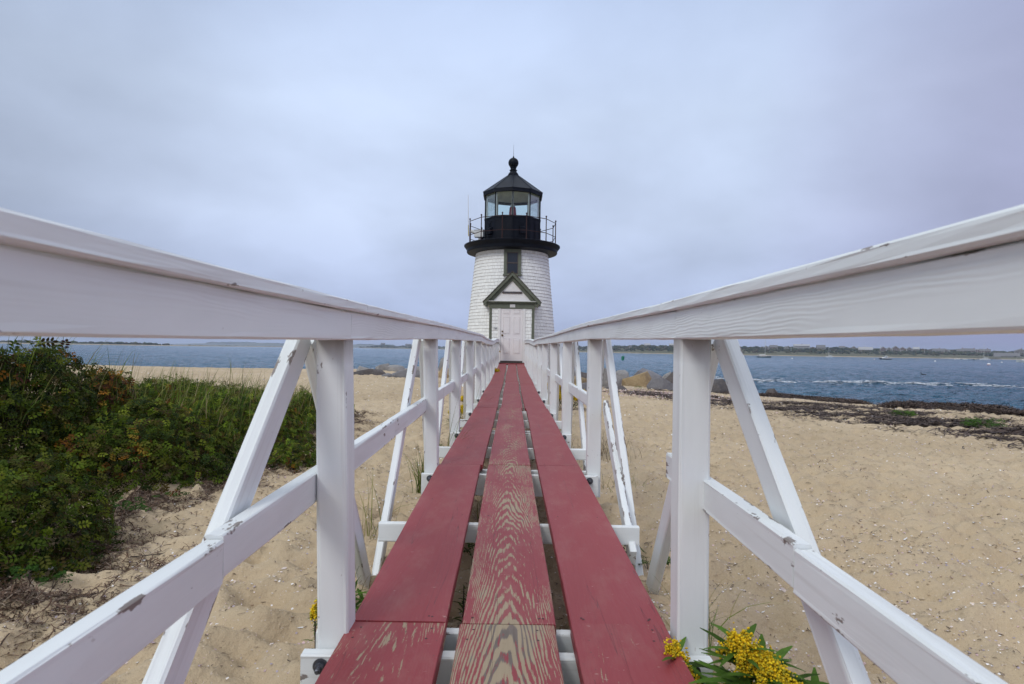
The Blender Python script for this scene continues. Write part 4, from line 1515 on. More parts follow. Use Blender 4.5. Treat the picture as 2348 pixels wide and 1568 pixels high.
def shrub(cx, cy, rx, ry, h, n, seed, label, warm=.03, size=.11, dark=0.0, tall=0, name='shrub', cat='shrub', group='beach rose shrubs on the left'):
    n = int(n * 1.9); size *= .80
    rs = np.random.RandomState(seed)
    gz = float(ground(np.array([cx]), np.array([cy]))[0])
    root = empty(name, (cx, cy, gz), 0, label, cat, group)
    CANOPY.append((cx, cy, rx, ry, h, seed))
    a = rs.rand(n) * 2 * np.pi; r = np.sqrt(rs.rand(n)) * 1.02
    x = cx + rx * r * np.cos(a); y = cy + ry * r * np.sin(a)
    H = dome_z(x, y, cx, cy, rx, ry, h, seed)
    g = ground(x, y)
    dep = rs.exponential(.10, n)
    # the skirt: leaves down to the ground near the rim
    low = rs.rand(n) < .30 + .35 * (r > .8)
    z = g + np.where(low, H * rs.rand(n), np.maximum(H - dep, .02)) + .015
    up = np.stack([np.cos(a) * r * 1.0, np.sin(a) * r * 1.0 - .15, np.ones(n) * .8], 1)
    up /= np.linalg.norm(up, axis=1, keepdims=True)
    t, b, nn = tilt_frames(rs, n, up, .5)
    T, F = rose_template(7)
    s = size * rs.uniform(.6, 1.25, n)
    V, Fq = scatter(T, F, np.stack([x, y, z], 1), t, b, nn, s)
    pal = GREENS[rs.randint(0, len(GREENS), n)] * rs.uniform(.5, 1.8, (n, 1)) * (1 - dark)
    # warm leaves come in sprays, not one by one
    wn = perlin(x * 4 + seed, y * 4 + z * 4, 55)
    wm = (wn + rs.randn(n) * .10) > (.52 - warm * 3.0)
    pal[wm] = WARM[rs.randint(0, len(WARM), wm.sum())] * rs.uniform(.6, 1.1, (wm.sum(), 1))
    cols = np.repeat(pal, len(T), 0)
    f = mesh_from('foliage', V - np.array([cx, cy, gz]), Fq, M['leaf'], cols=cols, parent=root)
    # stems, with some bare tips above the leaves
    sb = MB(); rr = random.Random(seed)
    for k in range(16 + tall * 5):
        a = rr.uniform(0, 6.28); q = rr.uniform(.1, .85)
        p = Vector((math.cos(a) * rx * q * .5, math.sin(a) * ry * q * .5, 0))
        tx, ty = math.cos(a) * rx * q, math.sin(a) * ry * q
        hh = float(dome_z(np.array([cx + tx]), np.array([cy + ty]), cx, cy, rx, ry, h, seed)[0])
        e = Vector((tx, ty, hh * rr.uniform(.75, 1.0) + (rr.uniform(.0, .16) if k < tall * 5 else 0)))
        m_ = (p + e) / 2 + Vector((rr.uniform(-.05, .05), rr.uniform(-.05, .05), .03))
        sb.tube(p, m_, .006, .0045, 5); sb.tube(m_, e, .0045, .002, 5)
        if k < tall * 5:
            for j in range(4):
                q0 = m_.lerp(e, rr.uniform(.5, 1)); q1 = q0 + Vector((rr.uniform(-.09, .09), rr.uniform(-.05, .05), rr.uniform(.03, .11)))
                sb.tube(q0, q1, .0025, .0012, 4)
    sb.build('stems', M['twig'], root)
    return root


shrub(-4.12, 4.75, .72, .95, 1.06, 2300, 1, 'tall dark beach rose shrub with bare twigs at the left edge of the photo', .06, .125, .25, 5)
shrub(-2.72, 3.05, .60, .62, .50, 1900, 2, 'low bushy beach rose shrub nearest the camera at the bottom left', .0, .085, .15, 0)
shrub(-2.62, 2.1, .48, .5, .22, 700, 3, 'small low beach rose shrub in the lower left corner behind the railing', .03, .08, .2, 0)
shrub(-3.20, 5.15, .78, .85, .58, 2500, 4, 'dense green beach rose shrub with orange leaves at its foot', .05, .10, .08, 0)
shrub(-3.9, 3.6, .85, .8, .64, 1700, 5, 'dark beach rose shrub between the tall twiggy one and the low near one', .03, .11, .25, 0)
shrub(-4.35, 6.3, .45, .5, .84, 1000, 6, 'beach rose shrub with reddish brown leaves at its top', .16, .11, .15, 3)
shrub(-3.25, 6.9, .85, .95, .60, 2500, 7, 'bright green beach rose shrub behind the long left brace', .02, .10, -.25, 0)
shrub(-3.45, 8.7, .85, 1.05, .52, 2300, 8, 'green beach rose shrub ending near the first left post', .03, .10, -.2, 0)
shrub(-4.95, 7.9, 1.0, 1.1, .66, 2400, 9, 'wide beach rose shrub with long grass growing through it', .05, .11, -.1, 1)
shrub(-5.7, 10.2, 1.3, 1.3, .60, 2300, 10, 'broad low beach rose shrub close to the bare sand and the water', .03, .115, -.15, 1)
shrub(-3.75, 10.9, .85, 1.0, .36, 1500, 11, 'lowest far beach rose shrub beside the open sand behind the left post', .02, .10, -.2, 0)
shrub(-5.9, 5.9, 1.2, 1.2, .66, 1700, 12, 'beach rose shrub behind the tall twiggy one, hidden mostly by it', .05, .12, .1, 2)
shrub(-6.2, 12.7, 1.5, 1.2, .40, 1500, 13, 'farthest beach rose shrub, a thin green line before the sand', .02, .12, -.2, 0)
shrub(-2.12, 5.95, .27, .30, .25, 420, 14, 'small separate beach rose bush on the sand right of the thicket', .01, .08, -.15, 0)


def sprig(cx, cy, n, L_, seed, label, size=.10, lets=7, name='seedling', cat='plant', group='small green plants on the sand', colr=(.040, .095, .015)):
    rs = np.random.RandomState(seed)
    g = float(ground(np.array([cx]), np.array([cy]))[0])
    root = empty(name, (cx, cy, g), 0, label, cat, group)
    a = rs.rand(n) * 6.28; r = rs.rand(n) ** .7 * L_
    P = np.stack([r * np.cos(a), r * np.sin(a) * .8, .03 + rs.rand(n) * L_ * .55], 1)
    up = np.stack([np.cos(a) * .5, np.sin(a) * .5 - .3, np.ones(n)], 1)
    t, b, nn = tilt_frames(rs, n, up, .25)
    t = np.stack([np.cos(a), np.sin(a), rs.rand(n) * .5], 1); t /= np.linalg.norm(t, axis=1, keepdims=True)
    b = np.cross(nn, t)
    T, F = rose_template(lets)
    V, Fq = scatter(T, F, P, t, b, nn, size * rs.uniform(.7, 1.2, n))
    cols = np.repeat(np.array(colr) * rs.uniform(.6, 1.3, (n, 1)), len(T), 0)
    mesh_from('leaves', V, Fq, M['leaf'], cols=cols, parent=root)
    s = MB()
    for p in P[: min(n, 6)]: s.tube((0, 0, -.01), p * .8, .0018, .0012, 4)
    s.build('stem', M['twig'], root)
    return root


def sp(px, py, *a, **k):
    g = G(px, py); return sprig(g.x, g.y, *a, **k)


sp(285, 1180, 26, .12, 61, 'fern like green seedling on the dark seaweed litter left of the brace', .085)
sp(395, 1150, 10, .10, 62, 'small green seedling at the edge of the orange leaved shrub', .07)
sp(20, 1325, 20, .11, 63, 'green seedling at the left frame edge low on the sand', .06)
sp(68, 1352, 12, .05, 64, 'tiny green seedling beside the white feather', .07)
sp(118, 1345, 12, .05, 65, 'tiny yellowish seedling right of the white feather', .065)
sp(150, 1288, 9, .05, 66, 'little green seedling in the seaweed litter under the near shrub', .05)
sp(205, 1270, 9, .05, 67, 'little green sprout at the end of the seaweed litter', .05)
sp(2072, 958, 130, .22, 68, 'round light green beach plant on the seaweed band, left one', .12, colr=(.07, .14, .02))
sp(2255, 984, 150, .30, 69, 'taller green beach plant on the seaweed band near the right frame edge', .13, colr=(.06, .13, .02))
sp(1463, 893, 24, .16, 70, 'tiny green plant on the pink shell sand before the tan boulder', .1, colr=(.07, .14, .02))
sp(1470, 868, 24, .14, 71, 'tuft of weeds growing against the tan yellow boulder', .1)


# ------------------------------------------------------------ grass
def grass_mesh(name, P, L_, lean, seed, colset, w=.004, parent=None, seeds=0.0):
    """curved tapering blades, five segments each"""
    rs = np.random.RandomState(seed)
    n = len(P); S = 6
    a = lean[:, 0]; am = lean[:, 1]
    u = np.linspace(0, 1, S)
    th = am[:, None] * (.22 + .78 * u[None, :] ** 1.2)
    dx = np.sin(th); dz = np.cos(th)
    step = (L_ / (S - 1))[:, None]
    X = np.cumsum(np.c_[np.zeros(n), dx[:, :-1]] * step, 1); Z = np.cumsum(np.c_[np.zeros(n), dz[:, :-1]] * step, 1)
    cx = P[:, 0:1] + X * np.cos(a)[:, None]; cy = P[:, 1:2] + X * np.sin(a)[:, None]; cz = P[:, 2:3] + Z
    W = w * rs.uniform(.6, 1.3, n)[:, None] * (1 - u[None, :] ** 1.6 * .92)
    f = a + rs.uniform(.6, 2.5, n)
    ox, oy = np.cos(f)[:, None] * W, np.sin(f)[:, None] * W
    V = np.stack([np.stack([cx - ox, cy - oy, cz], -1), np.stack([cx + ox, cy + oy, cz + W * .3], -1)], 2).reshape(-1, 3)
    i = np.arange(S - 1) * 2
    q = np.stack([i, i + 1, i + 3, i + 2], 1)
    F = (q[None] + (np.arange(n) * S * 2)[:, None, None]).reshape(-1, 4)
    cols = np.array(colset)[rs.randint(0, len(colset), n)] * rs.uniform(.7, 1.25, (n, 1))
    cols = np.repeat(cols, S * 2, 0)
    return mesh_from(name, V, F, M['leaf'], cols=cols, parent=parent)


GR = [(.16, .22, .030), (.10, .17, .030), (.24, .25, .07), (.07, .14, .03), (.34, .29, .14)]


def meadow():
    rs = np.random.RandomState(77)
    n = 14000
    x = rs.uniform(-8.5, -2.2, n); y = rs.uniform(2.4, 14.2, n)
    edge = np.interp(y, [2.5, 4, 5, 8.5, 11, 13, 14.2], [-2.3, -2.9, -2.6, -2.7, -3.1, -4.0, -4.6])
    den = perlin(x * .9, y * .9, 61) + .10 * (y - 5.5)
    ok = (x < edge) & (den > .02) 
    x, y = x[ok], y[ok]
    n = len(x)
    P = np.stack([x, y, ground(x, y) + canopy(x, y) * .75], 1)
    hh = .20 + .42 * rs.rand(n) ** 1.5
    hh *= np.interp(y, [4, 7, 9, 13], [1.1, 1, .7, .5])
    lean = np.stack([rs.randn(n) * .9 + .3, rs.uniform(.3, 1.5, n)], 1)
    o = grass_mesh('beach_grass', P, hh, lean, 5, GR, w=.0042)
    props(o, kind='stuff', label='tall thin beach grass growing through the rose thicket', cat='grass')
    # straw stalks with seed heads standing above the thicket
    n = 120
    x = rs.uniform(-6.2, -3.6, n); y = rs.uniform(5.2, 11.5, n)
    P = np.stack([x, y, ground(x, y)], 1)
    L_ = rs.uniform(.75, 1.15, n)
    lean = np.stack([rs.randn(n) * .6, rs.uniform(.1, .5, n)], 1)
    o = grass_mesh('grass_stalks', P, L_, lean, 6, [(.22, .17, .09), (.16, .11, .07), (.12, .08, .06)], w=.0022)
    props(o, kind='stuff', label='thin dry stalks rising over the thicket against the water', cat='grass')


meadow()


def tuft(cx, cy, n, L_, seed, label, spread=.07, lean=(0, 1.2), direct=None, cols=GR, w=.0019, z=None):
    rs = np.random.RandomState(seed)
    g = float(ground(np.array([cx]), np.array([cy]))[0]) if z is None else z
    root = empty('grass_tuft', (cx, cy, g), 0, label, 'grass tuft', 'grass tufts beside the walkway')
    P = np.stack([rs.randn(n) * spread * .4, rs.randn(n) * spread * .4, np.zeros(n) - .01], 1)
    az = rs.rand(n) * 6.28 if direct is None else direct + rs.randn(n) * .6
    grass_mesh('blades', P, L_ * rs.uniform(.5, 1.15, n), np.stack([az, rs.uniform(lean[0] + .5, lean[1] + .9, n)], 1), seed, cols, w=w, parent=root)
    return root


tuft(-.57, 5.3, 34, .74, 81, 'green grass tuft arching over the left plank edge in the middle distance', lean=(.0, 1.0), direct=.0, w=.0026)
tuft(-.57, 8.9, 26, .72, 82, 'grass tuft leaning over the far left plank edge', lean=(.0, .9), direct=.1, w=.0030)
tuft(-.70, 4.75, 60, .40, 83, 'upright grass tuft beside the third left post', lean=(-.3, .5), w=.0026)
tuft(-.78, 3.55, 22, .42, 84, 'sparse grass tuft on the sand left of the second left post', lean=(.0, 1.3), spread=.12, w=.0026)
tuft(-.66, 2.5, 14, .26, 85, 'few green blades at the foot of the left outrigger', lean=(.2, 1.5))
tuft(.72, 2.3, 26, .38, 86, 'wiry grass tuft right of the red planks before the near right post', lean=(.3, 1.6), spread=.12, w=.0020)
tuft(.66, 2.1, 14, .30, 87, 'thin green blades between the right plank and the near right post', lean=(.3, 1.9), spread=.10, w=.0017)
tuft(.60, 5.5, 16, .36, 88, 'grass tuft beside the third right post', lean=(.2, 1.2))
tuft(.62, 7.3, 18, .55, 89, 'pale grass tuft beside the fourth right post', lean=(-.1, 1.0), w=.0026)
tuft(.185, 2.2, 26, .26, 90, 'dark grass blades growing up between the middle and right planks', lean=(.2, 1.6), spread=.10)
tuft(-.17, 3.9, 14, .26, 91, 'short grass growing in the gap between the left and middle planks', lean=(.2, 1.2))
tuft(.19, 4.9, 14, .26, 92, 'few blades in the right plank gap in the middle distance', lean=(.2, 1.2))
tuft(-.56, 10.7, 14, .75, 93, 'straw grass bending beside the left planks near the lighthouse', lean=(.1, 1.6), cols=[(.25, .2, .1), (.14, .15, .05)])
tuft(1.0, 6.6, 150, .40, 94, 'brown dry weed tuft on the sand between the right posts', lean=(.1, 1.2), spread=.5, cols=[(.16, .11, .07), (.10, .08, .05), (.09, .11, .04)])
tuft(.98, 5.0, 60, .22, 95, 'short green weeds on the sand behind the second right post', lean=(.1, 1.2), spread=.3)


# ------------------------------------------------------------ goldenrod
def lance(L_, W_, S=5):
    V = []; F = []
    for i in range(S):
        u = i / (S - 1)
        w = W_ * math.sin(math.pi * (u * .92 + .04)) ** .8 * .5
        z = -.30 * L_ * u * u
        V += [(L_ * u, -w, z + w * .3), (L_ * u, 0, z), (L_ * u, w, z + w * .3)]
    for i in range(S - 1):
        b = i * 3
        F += [(b, b + 1, b + 4, b + 3), (b + 1, b + 2, b + 5, b + 4)]
    return np.array(V), np.array(F)


OCT_V = np.array([(1, 0, 0), (-1, 0, 0), (0, 1, 0), (0, -1, 0), (0, 0, 1), (0, 0, -1)], float)
OCT_F = np.array([(0, 2, 4), (2, 1, 4), (1, 3, 4), (3, 0, 4), (2, 0, 5), (1, 2, 5), (3, 1, 5), (0, 3, 5)])


def goldenrod(cx, cy, stems, label, seed, flor=420, leafsize=.09, z=None, fscale=1.0):
    """stems: list of (dx, dy, height, head radius)"""
    rs = np.random.RandomState(seed)
    g = float(ground(np.array([cx]), np.array([cy]))[0]) if z is None else z
    root = empty('goldenrod', (cx, cy, g), 0, label, 'goldenrod', 'goldenrod clumps beside the walkway')
    sb = MB(); LP = []; LT = []; FP = []
    for dx, dy, h, hr in stems:
        b0 = Vector((dx * .35, dy * .35, -.02)); tip = Vector((dx, dy, h))
        ctrl = (b0 + tip) / 2 + Vector((dx * .05, dy * .05, h * .18))
        prev = b0
        n = 9
        pts = []
        for i in range(1, n + 1):
            u = i / n
            p = b0 * (1 - u) ** 2 + ctrl * 2 * u * (1 - u) + tip * u * u
            sb.tube(prev, p, .0045 * (1 - u * .5), .0045 * (1 - (u + .1) * .5), 5)
            pts.append(p); prev = p
        k = int(h / .0085)
        for j in range(k):
            u = .15 + .75 * j / k
            q = pts[min(n - 1, int(u * n))] + Vector(rs.randn(3) * .004)
            an = j * 2.4 + rs.rand() * .6
            LP.append(q); LT.append((math.cos(an), math.sin(an), rs.uniform(.1, .8), 1.15 - .6 * u))
        # panicle: arching side sprays covered in florets
        if hr > 0:
            for s_ in range(11):
                an = s_ * 2.4; st = tip - (tip - pts[-3]) * (s_ / 11) * .9
                ln = hr * (.45 + .75 * (s_ / 11))
                for q in range(int(flor / 4)):
                    u = rs.rand() ** .7
                    c = st + Vector((math.cos(an) * ln * u, math.sin(an) * ln * u, hr * (.55 * u - .5 * u * u) + .010 * rs.randn()))
                    c += Vector(rs.randn(3) * hr * .10)
                    FP.append(c)
                sb.tube(st, st + Vector((math.cos(an) * ln, math.sin(an) * ln, 0)), .0015, .0008, 4)
    sb.build('stems', M['twig'], root)
    T, F = lance(1, .15)
    P = np.array([p[:] for p in LP]); LTa = np.array(LT)
    t = LTa[:, :3] / np.linalg.norm(LTa[:, :3], axis=1, keepdims=True)
    up = np.tile([0, 0, 1.0], (len(P), 1))
    b = np.cross(up, t); b /= np.linalg.norm(b, axis=1, keepdims=True); nn = np.cross(t, b)
    V, Fq = scatter(T, F, P, t, b, nn, leafsize * LTa[:, 3] * rs.uniform(.7, 1.3, len(P)))
    cols = np.repeat(np.array((.075, .150, .020)) * rs.uniform(.5, 1.5, (len(P), 1)), len(T), 0)
    mesh_from('leaves', V, Fq, M['leaf'], cols=cols, parent=root)
    if FP:
        P = np.array([p[:] for p in FP]); n = len(P)
        t, b, nn = tilt_frames(rs, n, np.tile([0, 0, 1.0], (n, 1)), 1.0)
        V, Fq = scatter(OCT_V, OCT_F, P, t, b, nn, rs.uniform(.0020, .0046, n) * fscale)
        cols = np.array([(.74, .50, .008), (.66, .42, .008), (.80, .60, .02), (.40, .34, .02)])[rs.randint(0, 4, n)]
        mesh_from('flower_heads', V, Fq, M['bits'], cols=np.repeat(cols, 6, 0), parent=root)
    return root


goldenrod(.60, 1.58, [(-.145, .08, .295, .036), (-.12, .03, .25, .034), (-.05, .0, .215, .034), (.01, .04, .22, .038), (-.03, -.05, .15, .026), (.03, -.04, .13, .0), (-.09, -.06, .11, 0), (-.02, .02, .18, 0)],
          'goldenrod with small yellow heads leaning on the right plank by the near post', 31, 300, .125)
goldenrod(.665, 1.50, [(-.065, .05, .290, .055), (-.02, .02, .255, .055), (.015, .0, .220, .052), (.045, -.03, .185, .05), (.075, -.06, .15, .045), (-.06, -.06, .17, .0), (.0, -.08, .14, .03), (-.02, -.04, .21, 0), (.04, .05, .15, 0), (-.10, -.02, .20, 0), (.06, -.10, .19, 0), (.10, -.02, .17, 0), (-.04, .0, .24, 0), (.02, -.05, .23, 0)],
          'goldenrod with the largest dense yellow plumes at the bottom right', 32, 560, .19)
goldenrod(.86, 1.47, [(-.015, .02, .205, .040), (-.10, .0, .175, .0), (-.06, .05, .19, 0), (-.14, .04, .17, 0), (.03, -.03, .15, .03), (-.08, -.05, .14, 0), (-.04, -.03, .18, 0)],
          'goldenrod with long green leaves behind the right brace foot', 33, 360, .18)
goldenrod(.215, 1.56, [(0, 0, .12, .0), (.02, .04, .10, 0), (-.02, -.05, .08, 0)], 'leafy green shoot in the gap beside the right red plank', 34, 0, .06)
goldenrod(-.185, 1.50, [(-.01, 0, .075, .03), (.02, .03, .05, .02)], 'yellow flower tip showing in the gap between the left and middle planks', 35, 240, .05)
goldenrod(-.18, 2.45, [(.0, .0, .19, .0), (.015, .03, .16, 0)], 'green leafy shoot in the left plank gap past the first joint', 36, 0, .05)
goldenrod(-.63, 2.42, [(.06, .0, .10, 0), (.10, .05, .08, 0), (-.04, .05, .08, 0), (.04, -.05, .06, 0), (.12, -.04, .09, 0), (.0, .0, .12, 0)],
          'flat leafy green plant between the near left post and the red plank', 37, 0, .12)
goldenrod(-.632, 2.02, [(-.018, .0, .205, .018), (-.0, .04, .15, .014)], 'small yellow flower just left of the near left post', 38, 120, .04)
_g = G(1300, 942)
goldenrod(_g.x, _g.y, [(-.35, 0, .42, .20), (-.15, .1, .52, .22), (.12, 0, .48, .22), (.30, -.05, .38, .20), (.0, -.2, .36, .2), (-.25, -.2, .3, .18), (.25, -.25, .28, .18), (.42, .1, .3, .15)],
          'round bright yellow goldenrod bush on the sand beyond the right posts', 39, 1500, .13, fscale=2.6)
goldenrod(1.05, 14.5, [(0, 0, .6, .14), (.2, .1, .5, .12), (-.2, 0, .5, .12)], 'thin goldenrod farther back on the right near the rocks', 40, 700, .13, fscale=3)
goldenrod(-.78, 9.3, [(0, 0, .38, .11), (-.12, .1, .33, .09), (.08, .15, .4, .09), (-.2, -.05, .22, 0)], 'dark leafy goldenrod beyond the fourth left post', 41, 500, .12, fscale=2.2)
goldenrod(-.85, 12.3, [(0, 0, .45, .13), (.1, .1, .5, .12), (-.15, 0, .4, .1)], 'goldenrod on the left between the far posts', 42, 600, .12, fscale=2.5)
goldenrod(-.70, 17.2, [(.22, 0, .85, .12), (.34, -.2, .72, .11), (.15, -.4, .66, .12), (.30, .3, .82, .10), (.36, -.6, .58, .10), (.1, .2, .7, .0), (.25, -.3, .6, 0)],
          'goldenrod leaning over the left planks near the lighthouse door', 43, 420, .16, fscale=2.0)


# ------------------------------------------------------------ shells, litter, seaweed
def shell_mesh(kind, seed):
    rs = random.Random(seed)
    b = MB()
    V = []; F = []
    nr, na = 4, 11
    W, Hh = (1.0, .36) if kind == 0 else ((.72, .44) if kind == 1 else (1.0, .2))
    for i in range(nr + 1):
        r = i / nr
        for j in range(na):
            a = math.pi * (j / (na - 1)) * 1.12 - .19
            rib = 1 + .035 * (j % 2) * r
            x = math.cos(a) * r * .5 * W * rib; y = math.sin(a) * r * .5 * rib
            z = Hh * .5 * (1 - r ** 2.2) * (1 if kind != 2 else .6)
            V.append((x, y - .2, z + .015 * rs.random()))
    for i in range(nr):
        for j in range(na - 1):
            a = i * na + j
            F.append((a, a + 1, a + na + 1, a + na))
    me = bpy.data.meshes.new('seashell')
    me.from_pydata(V, [], F)
    me.polygons.foreach_set('use_smooth', np.ones(len(F), dtype=bool))
    me.materials.append([M['shell_a'], M['shell_b'], M['shell_c']][seed % 3])
    return me


M['shell_a'] = plain('cream_shell', (.70, .64, .56), .45, 0, .12, 40, .2, (.50, .38, .36))
M['shell_b'] = plain('pink_shell', (.58, .44, .42), .45, 0, .12, 40, .2, (.36, .27, .34))
M['shell_c'] = plain('white_shell', (.80, .79, .77), .5, 0, .05, 40, .2)


def in_bush(x, y):
    return x < np.interp(y, [0, 2.5, 3.1, 3.9, 4.4, 5, 7, 8.5, 11, 13.5, 14], [-2.2, -2.2, -2.2, -2.95, -2.6, -2.5, -2.6, -2.65, -3.1, -4.2, -99])


def shells():
    rs = random.Random(12)
    meshes = [shell_mesh(k % 3, k) for k in range(7)]
    n = 0
    proto = None
    tries = 0
    while n < 296 and tries < 20000:
        tries += 1
        if n < 60:   # heaps of shells under the outriggers and along the walkway
            side = rs.choice((-1, -1, 1))
            x = side * rs.uniform(.55, 1.15); y = rs.choice((2.9, 3.1, 2.4, 3.4, 4.9)) + rs.gauss(0, .28)
        else:
            y = 1.25 + 6.5 * rs.random() ** 1.5
            x = rs.uniform(-.9, .9) * y * 1.05
            if rs.random() < .35: x = abs(x)
        if abs(x) < .6 or y < 1.1 or bool(in_bush(np.array([x]), np.array([y]))[0]): continue
        z = float(ground(np.array([x]), np.array([y]))[0])
        me = meshes[rs.randrange(7)]
        o = bpy.data.objects.new('seashell', me)
        C.objects.link(o)
        s = rs.uniform(.013, .030) * (1.25 if rs.random() < .12 else 1)
        o.scale = (s, s, s * rs.uniform(.8, 1.2))
        o.location = (x, y, z - .001)
        flip = math.pi if rs.random() < .4 else 0
        if flip: o.location.z += .2 * s
        o.rotation_euler = (rs.gauss(0, .35) + flip, rs.gauss(0, .35), rs.uniform(0, 6.28))
        props(o, 'small pale seashell lying on the dry sand near the walkway', 'seashell', 'seashells scattered on the sand')
        n += 1


shells()


def litter():
    """tiny shell fragments and dark dried bits, too many to count"""
    rs = np.random.RandomState(90)
    # fragments
    n = 100000
    y = 1.2 * np.exp(rs.rand(n) * math.log(34 / 1.2)) 
    x = rs.uniform(-1.05, 1.05, n) * y
    d = shore_d(x, y)
    clump = perlin(x * .8, y * .8, 71) + .6 * perlin(x * 3, y * 3, 72)
    ok = (d > 1.2) & ~in_bush(x, y) & (clump > rs.randn(n) * .4 - .15)
    x, y = x[ok], y[ok]; n = len(x)
    P = np.stack([x, y, ground(x, y) + .002], 1)
    t, b, nn = tilt_frames(rs, n, np.tile([0, 0, 1.0], (n, 1)), .35)
    T = np.array([(-.5, -.3, 0), (.4, -.45, .1), (.55, .35, .02), (-.3, .45, .12)]); F = np.array([(0, 1, 2, 3)])
    size = rs.uniform(.35, 1, n) ** 2 * (.0065 + .0023 * y)
    V, Fq = scatter(T, F, P, t, b, nn, size)
    pal = np.array([(.78, .74, .70), (.70, .60, .55), (.55, .40, .40), (.80, .78, .76), (.42, .36, .42), (.62, .50, .36)])
    o = mesh_from('shell_fragments', V, Fq, M['bits'], cols=np.repeat(pal[rs.randint(0, 6, n)], 4, 0))
    props(o, kind='stuff', label='tiny broken shell fragments sprinkled over the whole beach', cat='shell fragments')
    # a bank of broken pink shell below the boulders
    n2 = 9000
    c0, c1 = G(1440, 903), G(1640, 912)
    u_ = rs.rand(n2); x2 = c0.x + (c1.x - c0.x) * u_ + rs.randn(n2) * 1.0; y2 = c0.y + (c1.y - c0.y) * u_ + rs.randn(n2) * 1.8
    P = np.stack([x2, y2, ground(x2, y2) + .004], 1)
    t, b, nn = tilt_frames(rs, n2, np.tile([0, 0, 1.0], (n2, 1)), .5)
    V, Fq = scatter(T, F, P, t, b, nn, rs.uniform(.02, .06, n2))
    o = mesh_from('shell_bank', V, Fq, M['bits'], cols=np.repeat(np.array([(.72, .56, .54), (.60, .42, .42), (.78, .72, .68), (.45, .32, .34)])[rs.randint(0, 4, n2)], 4, 0))
    props(o, kind='stuff', label='pinkish bank of broken shells below the tan boulder', cat='shell fragments')
    # dark bits: short curved strips
    n = 56000
    y = 1.2 * np.exp(rs.rand(n) * math.log(32 / 1.2)); x = rs.uniform(-1.05, 1.05, n) * y
    d = shore_d(x, y)
    clump = perlin(x * 1.1 + 9, y * 1.1, 73) + .6 * perlin(x * 4, y * 4, 74)
    ok = (d > 1) & ~in_bush(x, y) & (clump > rs.randn(n) * .3 + .12)
    x, y = x[ok], y[ok]; n = len(x)
    strips('dried_seaweed_bits', x, y, ground(x, y) + .003, rs, .011 + .0036 * y, .0018 + .00050 * y, 'little dark curls of dried seaweed scattered on the sand', 'seaweed bits')


def strips(name, x, y, z, rs, L_, W_, label, cat, pal=None, tilt=.18):
    n = len(x)
    t, b, nn = tilt_frames(rs, n, np.tile([0, 0, 1.0], (n, 1)), tilt)
    T = []; 
    S = 4
    for i in range(S):
        u = i / (S - 1)
        T += [(u - .5, -.5, 0), (u - .5, .5, 0)]
    T = np.array(T, float)
    F = np.array([(2 * i, 2 * i + 1, 2 * i + 3, 2 * i + 2) for i in range(S - 1)])
    L_ = L_ * rs.uniform(.4, 1.7, n); W_ = W_ * rs.uniform(.6, 1.4, n)
    cur = rs.randn(n) * .7; arch = rs.uniform(0, .25, n)
    u = T[None, :, 0]
    lx = u * L_[:, None]; ly = T[None, :, 1] * W_[:, None] + (u * u) * cur[:, None] * L_[:, None]
    lz = (.25 - u * u) * arch[:, None] * L_[:, None]
    P = np.stack([x, y, z], 1)
    V = P[:, None, :] + lx[..., None] * t[:, None, :] + ly[..., None] * b[:, None, :] + lz[..., None] * nn[:, None, :]
    V = V.reshape(-1, 3)
    Fq = (F[None] + (np.arange(n) * len(T))[:, None, None]).reshape(-1, 4)
    pal = np.array(pal or [(.060, .036, .026), (.040, .025, .020), (.090, .058, .042), (.032, .022, .020), (.15, .11, .085)])
    o = mesh_from(name, V, Fq, M['bits'], cols=np.repeat(pal[rs.randint(0, len(pal), n)], len(T), 0))
    props(o, kind='stuff', label=label, cat=cat)
    return o


litter()


